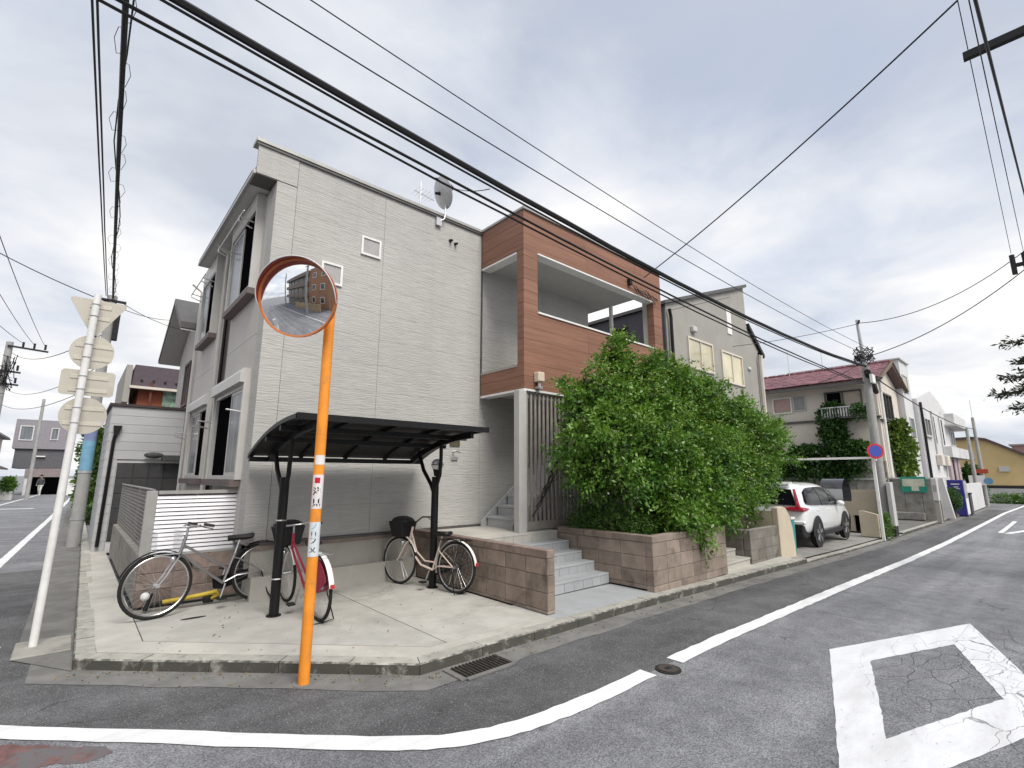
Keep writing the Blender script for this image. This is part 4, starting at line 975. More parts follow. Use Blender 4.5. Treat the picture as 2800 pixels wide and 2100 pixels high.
rrect = lambda x0, x1, z0, z1, r=.04: [(cx_ + r * math.cos(a), cz + r * math.sin(a)) for cx_, cz, a0 in ((x1 - r, z1 - r, 0), (x0 + r, z1 - r, 90), (x0 + r, z0 + r, 180), (x1 - r, z0 + r, 270)) for a in [R(a0 + 90 * i / 5) for i in range(6)]]
plate(rtri((-.02, 3.52), .29), 'sign_plate'); plate(circ(-.015, 3.05, .2), 'sign_plate'); plate(rrect(-.25, .23, 2.54, 2.83), 'sign_plate'); plate(circ(-.005, 2.31, .21), 'sign_plate')
for z in (3.6, 3.46, 3.12, 2.97, 2.75, 2.6, 2.39, 2.22): piece('stiffener', mat('sign_stiffener', (.56, .53, .45), .5, .1, var=.05), (.34 if z < 3.4 else .2, .006, .045), (.0, 7.331, z), t, .002); MB().tube([(xs_(z) + .039 * math.cos(a), 7.25 + .039 * math.sin(a), z) for a in [2 * math.pi * k / 14 for k in range(14)]], .006, 4, closed=True).build('clamp', M_alu, t)

# ------------------------------------------------------------------ utility poles and cables
def upole(x, y, h, r0, r1, label, z0=None):
    z0 = (gz(x) + RZ) if z0 is None else z0
    t = thing('utility_pole', label, 'utility pole', (x, y, z0), 'utility poles')
    MB().tube([(x, y, z0), (x, y, z0 + h)], [r0, r1], 18).build('shaft', M_pole, t, smooth=True)
    return t, z0
t, z0 = upole(.2, 16.5, 6.5, .14, .105, 'concrete utility pole with blue sleeve behind the sign post')
MB().tube([(.2, 16.5, 1.75), (.2, 16.5, 2.5)], .1335, 18, cap=False).build('sleeve', mat('blue_sleeve', (.17, .36, .50), .6, var=.1), t, smooth=True)
MB().tube([(.2, 16.5, 2.5), (.2, 16.5, 3.3)], .130, 18, cap=False).build('sleeve', mat('violet_sleeve', (.20, .24, .40), .6, var=.1), t, smooth=True)
MB().tube([(.2, 16.5, 1.69), (.2, 16.5, 1.75)], .142, 18, cap=False).build('band', M_alu, t); MB().tube([(.2, 16.5, .55), (.2, 16.5, .6)], .145, 18, cap=False).build('band', M_alu, t)
MB().box(.30, .42, 16.4, 16.6, 5.2, 5.9).build('junction_box', M_dark, t); MB().bar((-.15, 16.42, 6.25), (.5, 16.42, 6.25), .06, .06).build('crossarm', M_dark, t)
t, z0 = upole(20.6, 4.25, 5.75, .15, .12, 'concrete utility pole beside the green cross sign', gz(20.6) - .05)
MB().tube([(20.6, 4.25, z0 + 5.7), (20.3, 4.25, z0 + 7.45)], [.07, .045], 10).build('mast', M_alu, t, smooth=True)
MB().bar((19.9, 4.1, 6.95), (20.75, 4.35, 7.0), .06, .06).build('top_arm', M_black, t)
b = MB()
for k in range(16):
    a = random.uniform(0, 6.28); r_ = random.uniform(.15, .32); z = 5.75 + random.uniform(-.25, .3)
    b.tube([(20.4 + r_ * math.cos(a + j * .9) * .9, 4.2 + r_ * math.sin(a + j * .9), z + .12 * math.sin(j * 1.7 + k)) for j in range(7)], .014, 5)
b.build('cable_coils', M_cable, t)
MB().tube([(20.3, 4.15, 5.2), (20.9, 4.2, 4.9), (21.5, 4.2, 4.6)], [.10, .13, .08], 8).build('splice_sleeve', M_black, t)
MB().box(20.3, 20.7, 4.02, 4.1, 4.8, 5.1).build('plate', M_white, t)
# cables along the street
G1 = 'cables strung along the street'
cable((-9, 4.1, 6.2), (20.3, 4.15, 5.4), .034, .75, 'thickest black cable bundle crossing in front of the brown balcony box', n=30, wob=.006)
cable((-9, 4.13, 6.15), (20.3, 4.17, 5.36), .012, .76, 'thin cable lashed under the thickest cable bundle', n=30)
cable((-9, 4.3, 5.95), (20.4, 4.3, 4.85), .016, .50, 'upper of two service cables passing the top of the brown balcony box', n=30, wob=.004)
cable((-9, 4.32, 5.91), (20.4, 4.3, 4.80), .013, .53, 'lower of two service cables passing the top of the brown balcony box', n=30, wob=.006)
cable((-9, 3.9, 6.1), (20.3, 4.1, 5.8), .007, .5, 'thin wire above the thickest cable bundle, reaching the pole mast', n=30)
cable((-9, 3.75, 6.3), (20.2, 4.0, 6.0), .006, .5, 'topmost hair thin wire over the street', n=30)
cable((9.75, 6.15, 6.35), (7.47, .09, 7.43), .012, .12, 'black service wire rising from the brown cladding to the upper right')
cable((20.2, 4.2, 6.95), (20.05, -.2, 8.2), .012, .5, 'service wire sagging from the mast top towards the right')
cable((20.5, 4.2, 5.75), (20.05, -.2, 7.7), .014, .35, 'service wire from the cable coils towards the right pole')
cable((20.1, 4.2, 6.9), (14.2, 9.6, 5.9), .010, .25, 'service wire from the mast top down behind the grey gable')
cable((20.6, 4.3, 5.6), (24, 8.5, 5.6), .010, .3, 'service wire from the cable coils over the red roof')
cable((20.9, 4.2, 5.2), (49.5, 4.2, 5.0), .022, .35, 'cable continuing past the white building to the far poles', n=20)
cable((3.45, 4.3, 5.16), (4.62, 7.4, 7.36), .006, .12, 'thin lead from the service cables to the satellite dish')
# left street cables
b = MB(); pa, pb_ = Vector((.21, 16.5, 6.35)), Vector((-.42, -4, 4.9)); pp = [pa.lerp(pb_, i / 24) - Vector((0, 0, .25 * 4 * (i / 24) * (1 - i / 24))) + Vector((0, 0, .35 * i / 24)) for i in range(25)]
t = thing('overhead_cable_bundle', 'thick black cable bundle with loose spirals above the sign post', 'cable', tuple(pa))
MB().tube(pp, .024, 7).build('cable', M_cable, t, smooth=True)
MB().tube([p + Vector((.05 * math.sin(i), 0, .05 + .03 * math.cos(i * 2))) for i, p in enumerate(pp)], .008, 5).build('messenger', M_cable, t, smooth=True)
for i in range(34):
    f = i / 34 * .8; p = pa.lerp(pb_, f) + Vector((0, 0, .35 * f - f * (1 - f)))
    sgn = 1 if i % 3 else -1; s_ = random.uniform(.04, .085)
    MB().tube([p + Vector((sgn * x * s_, dy * .35, dz * .12)) for x, dy, dz in ((0, 0, 0), (.8, .2, .3), (1.2, .5, 0), (.7, .9, -.4), (0, 1, 0))], .0028, 4).build('spiral_hanger', M_cable, t)
cable((.06, 16.4, 6.35), (-.62, -4, 4.6), .009, .12, 'left of the twisted twin wires left of the thick bundle', wob=.01)
cable((.10, 16.4, 6.3), (-.59, -4, 4.65), .009, .14, 'right of the twisted twin wires left of the thick bundle', wob=.015)
cable((.15, 16.5, 6.2), (-6, 16.6, 9.4), .012, .4, 'single wire rising left from the blue sleeved pole')
cable((.35, 16.5, 6.3), (1.75, 15.0, 5.4), .008, .1, 'service wire from the blue sleeved pole to the side house')
cable((.35, 16.6, 6.15), (1.9, 18.6, 6.6), .008, .1, 'service wire from the blue sleeved pole to the side roof')
cable((.1, 16.5, 5.3), (-3.4, 38, 8.3), .012, .5, 'wire from the blue sleeved pole to the far left pole')
cable((.1, 16.5, 4.4), (-3.4, 38, 6.3), .010, .5, 'middle wire from the far left pole past the round signs')
cable((.1, 16.5, 3.9), (-3.4, 38, 5.4), .010, .4, 'lower wire from the far left pole past the round signs')
# far left pole with crossarms
t, z0 = upole(-3.55, 38, 9.0, .2, .15, 'tall grey utility pole at the far left edge')
for zc_, xa, xb in ((8.65, -3.6, -1.95), (7.3, -4.6, -2.9), (6.6, -4.6, -2.9)):
    a_ = MB().bar((xa, 37.8, zc_), (xb, 37.8, zc_ - .1), .09, .09).build('crossarm', M_dark, t)
    for k in range(3): MB().cyl((xb - .15 - k * .45, 37.8, zc_), (xb - .15 - k * .45, 37.8, zc_ + .3), .05).build('insulator', M_dark, a_)
b = MB()
for k in range(9): b.tube([(-3.5 + random.uniform(-.3, .4), 37.7, 7 + random.uniform(-1.2, 1.2)) for _ in range(4)], .02, 4)
b.build('loose_wires', M_cable, t)
for k, (xa, za) in enumerate(((-2.95, 11.8), (-3.9, 12.2), (-4.8, 12.0))):
    o = cable((-2.15 - k * .45, 37.8, 8.9), ((-2.3, -2.7, -3.2)[k], 14, (7.9, 7.3, 6.5)[k]), .012, .2, ('nearest', 'middle', 'leftmost')[k] + ' of three beaded power lines at the far left')
t, z0 = upole(-2.35, 50, 7.3, .13, .09, 'thin leaning pole in front of the grey violet building')
# right hand poles (shafts stand outside the picture, arms reach in)
t, z0 = upole(20.0, -1.3, 9.6, .18, .14, 'utility pole at the right edge with insulator arm')
a_ = MB().bar((20, -1.3, 7.7), (20, .22, 7.72), .1, .1).build('crossarm', M_black, t)
for y in (.2, -.05, -.5): MB().cyl((20, y, 7.45), (20, y, 8.05), .06).build('insulator', M_black, a_)
t, z0 = upole(9.0, -1.6, 9.5, .18, .14, 'near utility pole whose black arm enters at the top right')
MB().bar((9, -1.6, 7.6), (9, .17, 7.66), .09, .11).build('crossarm', M_black, t)
cable((3.5, -.02, 4.5), (20, -.35, 7.95), .010, .05, 'black cable with hanging ties at the top right corner')
cable((8, .1, 8.05), (20, .2, 8.1), .006, .1, 'hair thin wire left of the top right arm')
cable((6, .0, 6.4), (20, -.05, 8.0), .006, .1, 'hair thin wire right of the top right arm')
# ------------------------------------------------------------------ foliage
def leaves(name, m, pts, nrm, size, parent, asp=2.1, seed=1):
    rg = np.random.default_rng(seed); n = len(pts); pts = np.asarray(pts); nrm = np.asarray(nrm)
    d = nrm + rg.normal(0, .45, (n, 3)); d /= np.linalg.norm(d, axis=1)[:, None]
    u = np.cross(d, rg.normal(0, 1, (n, 3))); u /= np.maximum(1e-6, np.linalg.norm(u, axis=1))[:, None]
    s = size * rg.uniform(.45, 1.45, (n, 1)); w = s / asp
    up = np.cross(u, d)
    v = np.stack([pts, pts + d * s * .45 + u * w * .5 + up * w * .12, pts + d * s - up * s * .10, pts + d * s * .45 - u * w * .5 + up * w * .12], 1).reshape(-1, 3)
    o3 = np.array(ORG[parent]); v = v - o3
    me = bpy.data.meshes.new(name); me.vertices.add(4 * n); me.vertices.foreach_set('co', v.astype(np.float32).ravel())
    me.loops.add(4 * n); me.loops.foreach_set('vertex_index', np.arange(4 * n, dtype=np.int32)); me.polygons.add(n)
    me.polygons.foreach_set('loop_start', np.arange(0, 4 * n, 4, dtype=np.int32)); me.update(); me.validate()
    me.materials.append(m); o = bpy.data.objects.new(name, me); COL.objects.link(o); o.parent = parent; ORG[o] = ORG[parent]; o['kind'] = 'stuff'
    return o
def sprays(clumps, per, nl, length, seed, droop=.35, shell=.55):
    # clumps: (centre, radii, weight); twigs leave each clump outward and carry leaves
    rg = np.random.default_rng(seed); P = []; D = []; T = []
    for (c, r, k) in clumps:
        c = np.array(c, float); r = np.array(r, float); n = int(per * k)
        d = rg.normal(0, 1, (n, 3)); d /= np.linalg.norm(d, axis=1)[:, None]
        rad = rg.uniform(shell, 1.0, (n, 1)) ** .7 * rg.uniform(.85, 1.12, (n, 1)); st = c + d * r * rad
        dirv = d * np.array([1, 1, .8]) + rg.normal(0, .35, (n, 3)) + np.array([0, 0, .15]); dirv /= np.linalg.norm(dirv, axis=1)[:, None]
        for j in range(nl):
            f = (j + .5) / nl; le = length * rg.uniform(.7, 1.2, (n, 1)) if j == 0 else le
            p = st + dirv * le * (f - .35) - np.array([0, 0, 1.]) * droop * le * f * f + rg.normal(0, .012, (n, 3))
            P.append(p); sd = rg.normal(0, 1, (n, 3)); dd = dirv * .8 + sd * .55 - np.array([0, 0, .2]); D.append(dd / np.linalg.norm(dd, axis=1)[:, None])
        T.append((st, dirv))
    return np.concatenate(P), np.concatenate(D), T
def leafmat(name, c1, c2, ns=5., spec=.5):
    m = bpy.data.materials.new(name); m.use_nodes = True; t = m.node_tree; b = t.nodes['Principled BSDF']
    g = N(t, 'ShaderNodeNewGeometry'); f = ramp(t, noise_(t, g.outputs['Position'], ns, 4, .6), .32, .68)
    f2 = ramp(t, noise_(t, g.outputs['Position'], 60, 2), .3, .7, .75, 1.3)
    cv = t.nodes.new('ShaderNodeCombineXYZ'); [L(t, f2, cv.inputs[i]) for i in range(3)]
    cc = mixc(t, 1., mixc(t, f, c1, c2), cv.outputs[0], 'MULTIPLY')
    L(t, cc, b.inputs['Base Color']); b.inputs['Roughness'].default_value = .42; b.inputs['Specular IOR Level'].default_value = spec
    tr = N(t, 'ShaderNodeBsdfTranslucent'); L(t, mixc(t, 1., cc, (1.5, 1.6, .6), 'MULTIPLY'), tr.inputs[0]); ms = N(t, 'ShaderNodeMixShader'); ms.inputs[0].default_value = .22
    L(t, b.outputs[0], ms.inputs[1]); L(t, tr.outputs[0], ms.inputs[2]); L(t, ms.outputs[0], t.nodes['Material Output'].inputs[0]); MAT[name] = m; return m
M_leaf = leafmat('bush_leaf', (.045, .128, .016), (.135, .265, .036), 1.6)
M_leaf2 = leafmat('shrub_leaf', (.05, .12, .02), (.10, .20, .03), 4)
M_ivy = leafmat('ivy_leaf', (.02, .06, .012), (.045, .115, .02), 2)
M_bark = mat('bark', (.09, .075, .05), .9, var=.3, ns=12, bump=.8, bs=40)
t = thing('big_bush', 'big leafy green bush with tiny white blossoms overflowing the block planter', 'bush', (7.6, 5.0, .66))
MB().tube([(7.45, 4.9, .6), (7.47, 4.92, .95), (7.42, 4.95, 1.5), (7.5, 5.0, 2.2)], [.10, .085, .07, .05], 10).build('trunk', M_bark, t, smooth=True)
MB().tube([(7.45, 4.9, .8), (7.0, 5.0, 1.5), (6.5, 5.2, 2.4)], [.05, .04, .02], 8).tube([(7.45, 4.9, .8), (8.2, 4.8, 1.5), (9.4, 4.8, 2.2)], [.05, .04, .02], 8).tube([(8.2, 5.2, .7), (8.6, 5.2, 1.6), (9.2, 5.4, 2.6)], [.06, .05, .02], 8).tube([(7.45, 4.95, 1.2), (7.1, 5.1, 2.4), (7.0, 5.1, 3.9)], [.05, .035, .015], 8).build('limbs', M_bark, t, smooth=True)
BC = [((6.5, 5.1, 2.45), (.75, .6, .6), 1.0), ((6.35, 5.15, 1.85), (.6, .5, .45), .6), ((6.9, 5.0, 1.75), (.7, .6, .45), .7), ((7.4, 5.1, 2.7), (.85, .7, .75), 1.2), ((7.9, 5.0, 2.0), (1.0, .75, .7), 1.3),
      ((8.4, 5.2, 2.9), (.9, .7, .65), 1.2), ((8.9, 5.0, 2.1), (1.0, .75, .7), 1.3), ((8.5, 4.6, 1.4), (.85, .55, .5), 1.1), ((7.8, 4.7, 1.35), (.7, .55, .4), .8), ((9.6, 5.0, 1.6), (.9, .65, .6), 1.0), ((9.9, 5.1, 2.3), (.85, .65, .6), 1.0),
      ((9.2, 4.7, 1.2), (.75, .5, .42), .8), ((7.75, 4.36, .92), (.5, .3, .28), .5), ((10.4, 4.9, 1.5), (.7, .6, .55), .7), ((10.6, 5.0, 2.2), (.6, .55, .5), .6), ((10.0, 4.7, 1.3), (.6, .45, .35), .5),
      ((7.05, 5.1, 3.55), (.22, .22, .45), .22), ((7.0, 5.1, 4.0), (.12, .12, .28), .1), ((7.7, 5.1, 3.45), (.45, .4, .38), .45), ((8.9, 5.2, 3.55), (.7, .5, .42), .75), ((6.3, 5.1, 3.0), (.35, .35, .3), .3), ((9.9, 5.2, 3.05), (.42, .4, .4), .4), ((10.9, 5.1, 2.9), (.22, .22, .28), .12), ((11.3, 4.9, 1.75), (.5, .4, .4), .45), ((11.6, 4.9, 2.3), (.4, .35, .3), .3), ((12.3, 4.9, 2.35), (.25, .25, .2), .12), ((6.55, 5.1, 3.15), (.25, .25, .3), .2), ((8.35, 5.1, 3.75), (.35, .3, .3), .3), ((10.3, 5.1, 3.2), (.35, .35, .3), .25)]
BC = [((c[0], c[1], c[2] - (.12 if c[2] > 2.2 else 0)), (r[0] * .88, r[1] * .9, r[2] * .86), k) for (c, r, k) in BC] + [((9.5, 5.1, 3.1), (.68, .5, .45), .8), ((10.4, 5.1, 2.9), (.7, .55, .52), .9), ((11.3, 5.05, 2.75), (.62, .5, .5), .8), ((12.1, 5.0, 2.55), (.48, .42, .42), .5), ((11.2, 5.0, 2.35), (.8, .6, .5), .8), ((12.1, 4.95, 2.0), (.65, .5, .5), .6), ((12.7, 4.9, 2.4), (.4, .38, .35), .3), ((11.6, 4.8, 1.45), (.6, .45, .4), .5), ((10.8, 4.75, 1.4), (.5, .4, .32), .4), ((11.9, 5.0, 3.05), (.18, .18, .25), .12)]
rs = np.random.default_rng(77); lb_ = MB()
for (c, r, k) in BC:             # a limb runs out to every clump
    c = Vector(c); s0 = Vector((7.45 + random.uniform(-.1, .1), 4.92, 1.0)) if c.x < 8.6 else Vector((8.35, 5.1, .8)) if c.x < 10.2 else Vector((10.9, 5.2, .3)); mdp = s0.lerp(c, .5) + Vector((random.uniform(-.1, .1), random.uniform(-.1, .1), -.12))
    lb_.tube([s0, mdp, c, c + (c - s0).normalized() * min(r) * .8], [.035, .026, .014, .004], 6)
lb_.build('branches', M_bark, t, smooth=True)
for (c, r, k) in list(BC):       # long shoots that break the outline
    for _ in range(int(11 * k) + 1):
        d = rs.normal(0, 1, 3) * np.array([1, .7, .9]) + np.array([0, -.25, .3]); d /= np.linalg.norm(d); l_ = rs.uniform(.12, .34)
        BC.append((tuple(np.array(c) + d * (np.array(r) + l_ * .75)), (.05 + abs(d[0]) * l_ * .6, .05 + abs(d[1]) * l_ * .5, .05 + abs(d[2]) * l_ * .6), .045))
P_, D_, T_ = sprays(BC, 400, 11, .30, 11, shell=.68)
nb_ = sum(int(540 * q[2]) for q in BC[:30]) * 0
P3, D3, _ = sprays([((c[0], c[1] - .05, c[2] + .06), r, k * (1.6 if c[2] > 2.2 or c[0] > 9.5 else .6)) for (c, r, k) in BC], 130, 10, .34, 19, droop=.15, shell=.92)
leaves('foliage', M_leaf, P_, D_, .07, t, 2.0, 3)
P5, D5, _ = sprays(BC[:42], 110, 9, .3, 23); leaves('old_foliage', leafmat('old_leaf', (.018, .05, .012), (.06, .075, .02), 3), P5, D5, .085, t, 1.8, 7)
leaves('pale_foliage', leafmat('pale_leaf', (.10, .20, .025), (.20, .31, .05), 2.5), P3, D3, .055, t, 2.2, 5)  # paler leaves on the outer shell, denser high up and far right
# dark inner leaves that close the crown
rg = np.random.default_rng(5); q_ = []
for (c, r, k) in BC[:16] + BC[26:40]:
    n = int(260 * k); d = rg.normal(0, 1, (n, 3)); d /= np.linalg.norm(d, axis=1)[:, None]; q_.append(np.array(c) + d * np.array(r) * rg.uniform(.2, .75, (n, 1)))
q_ = np.concatenate(q_); leaves('inner_foliage', M_leaf, q_, rg.normal(0, 1, q_.shape), .10, t, 1.7, 9)
sel = rg.choice(len(P_), 1500, replace=False)
fm_ = mat('white_fleck', (.72, .68, .64), .6, var=.05, trans=.2)  # tiny white flecks set at randomly chosen leaf positions
fo = leaves('flecks', fm_, P_[sel] + D_[sel] * .04, D_[sel], .026, t, 1.1, 4)
t = thing('ground_cover_shrub', 'low yellowish green shrub in the left corner of the planter', 'shrub', (6.95, 5.2, .66))
P2, D2, _ = sprays([((6.9, 5.3, .9), (.42, .6, .3), 1), ((7.2, 4.9, .82), (.3, .4, .22), .6), ((6.8, 5.7, .95), (.3, .3, .3), .5)], 900, 7, .16, 21)
leaves('foliage', M_leaf2, P2, D2, .03, t, 1.8, 6); MB().tube([(6.95, 5.3, .6), (6.95, 5.3, .9)], .03, 8).build('stem', M_bark, t)

# leaf litter and grit lying along the kerb
t = struct(bpy.data.objects.new('leaf_litter', None), 'stuff'); COL.objects.link(t); ORG[t] = Vector((0, 0, 0))
rl = np.random.default_rng(12); lp = []
for _ in range(420):
    f = rl.uniform(0, 1)
    if f < .35: s_ = rl.uniform(0, 1); x, y, z = .2 + 2.3 * s_, 6.25 - 2.21 * s_, RZ + .012; o_ = abs(rl.normal(0, .12)) + .01; x -= o_ * .7; y -= o_ * .7
    elif f < .8: x = 2.5 + rl.exponential(4); y = 3.98 - abs(rl.normal(0, .1)); z = gz(x) + RZ + .012
    else: x = rl.uniform(.8, 4.3); y = rl.uniform(4.6, 7.3); z = .006; y = max(y, 6.7 - x * .9)
    lp.append((x, y, z))
lp = np.array(lp); ld = rl.normal(0, 1, lp.shape) * np.array([1, 1, .12]); ld /= np.linalg.norm(ld, axis=1)[:, None]
leaves('litter', mat('dry_leaf', (.20, .15, .08), .9, var=.5, ns=9), lp, ld, .024, t, 1.6, 14)
# ------------------------------------------------------------------ right-hand neighbours
M_dirtblk = mat('dirty_block', (.20, .185, .16), .92, var=.2, ns=4, bump=.6, bs=80, dirt=(.05, .05, .035), damt=.8, rnd=.1)
M_cream = mat('cream_wall', (.52, .455, .35), .85, var=.06, ns=2, bump=.2, bs=90, dirt=(.33, .28, .21), dscale=1.2, damt=.4)
M_ltgrey = mat('light_grey_wall', (.50, .50, .49), .8, var=.05, ns=1, dirt=(.33, .32, .30), dscale=.5, damt=.5)
M_whitew = mat('white_wall', (.58, .58, .585), .75, var=.05, ns=1, dirt=(.38, .37, .36), dscale=.45, damt=.45)
M_greyw = mat('grey_house_wall', (.31, .30, .275), .8, var=.05, ns=1.5, bump=.15, bs=90, dirt=(.24, .23, .21), dscale=.7, damt=.4)
M_navy = mat('navy_wall', (.060, .058, .072), .7, var=.1)
M_beige = mat('beige_wall', (.60, .55, .48), .8, var=.05, ns=1.2, dirt=(.36, .33, .29), dscale=.7, damt=.45)
t = thing('side_steps', 'pale concrete side steps right of the planter', 'steps', (9.5, 5.1, -.1))
for i, (y, z) in enumerate(((4.40, .04), (4.68, .18), (4.96, .32))):
    piece('tread', M_conc2, (1.42, .285 if i < 2 else 1.2, .04), (9.53, y + (.14 if i < 2 else .6), z - .02), t, .006)
    MB().box(8.82, 10.24, y + .012, y + (.3 if i < 2 else 1.2), -.15, z - .042).build('riser', M_conc2, t)
MB().box(8.8, 11.7, 4.16, 6.2, -.35, -.10).build('step_base', M_conc2, t)
t = thing('stained_block_wall', 'stained dark block wall under the drooping bush by the side steps', 'wall', (10.95, 4.9, -.12))
block_run(t, 'x', 4.46, .14, 10.28, 11.7, -.12, .55, M_dirtblk, cap=0); block_run(t, 'y', 10.34, .12, 4.54, 6.2, -.12, .55, M_dirtblk, cap=0)
t = thing('cream_end_wall', 'rounded cream rendered end wall in front of the white car', 'wall', (12.1, 4.45, -.2))
MB().prism([(11.74, -.2), (11.74, .93), (12.0, .95), (12.22, .9), (12.4, .74), (12.52, .45), (12.58, .1), (12.6, -.2)], 'y', 4.36, 4.50).build('panel', M_cream, t, bevel=.015)
MB().box(11.74, 11.86, 4.502, 6.4, -.2, .85).build('side_panel', M_cream, t)
t = thing('teal_board', 'narrow teal board leaning behind the cream end wall', 'board', (12.74, 4.45, -.17))
MB().prism([(12.64, .62), (12.84, .62), (12.8, -.17), (12.68, -.17)], 'y', 4.42, 4.48).build('board', mat('teal_plastic', (.03, .24, .23), .45, var=.1), t); MB().box(12.62, 12.86, 4.41, 4.49, .622, .67).build('top_cap', M_white, t)
struct(sheet('driveway', [11.7, 15, 20.4], [4.15, 9.5], -.025, mat('driveway_concrete', (.25, .245, .23), .88, var=.15, ns=2, bump=.3, bs=70, dirt=(.12, .115, .10), dscale=1., damt=.6)))
struct(sheet('forecourt', [21.0, 30, 36, 48], [4.1, 12], -.03, mat('lot_asphalt', (.14, .138, .13), .88, var=.2, ns=2, bump=.3, bs=70, dirt=(.08, .08, .075), damt=.5)))
t = thing('gate_frame', 'white metal gate frame beside the parked white car', 'gate frame', (18.9, 5.4, gz(18.9)))
MB().box(18.86, 18.94, 3.98, 4.06, gz(18.9) - .08, 2.14).build('post', M_white, t, bevel=.005); MB().box(18.86, 18.94, 3.98, 7.3, 2.142, 2.21).build('beam', M_white, t, bevel=.005); MB().box(18.86, 18.94, 7.24, 7.3, gz(18.9), 2.14).build('post', M_white, t)
t = thing('no_parking_sign', 'round blue no-parking sign with red border on the white frame', 'sign', (18.75, 4.0, 2.1))
dn_ = Vector((-.80, -.6, 0)).normalized(); sc_ = Vector((18.72, 3.9, 2.38))
MB().disc(sc_, dn_, .235, .012, 32).build('rim', mat('sign_red2', (.55, .03, .04), .4, var=0), t); MB().disc(sc_ + dn_ * .0125, dn_, .18, .004, 32).build('face', mat('sign_blue', (.06, .09, .42), .4, var=0), t)
u_ = dn_.cross(Vector((0, 0, 1))).normalized(); MB().bar(tuple(sc_ + dn_ * .019 + u_ * .13 + Vector((0, 0, .13))), tuple(sc_ + dn_ * .019 - u_ * .13 - Vector((0, 0, .13))), .004, .04).build('slash', MAT['sign_red2'], t) if False else None
MB().cyl(sc_ - Vector((0, 0, .3)) - dn_ * .03, sc_ - dn_ * .03, .03).build('stem', M_white, t)
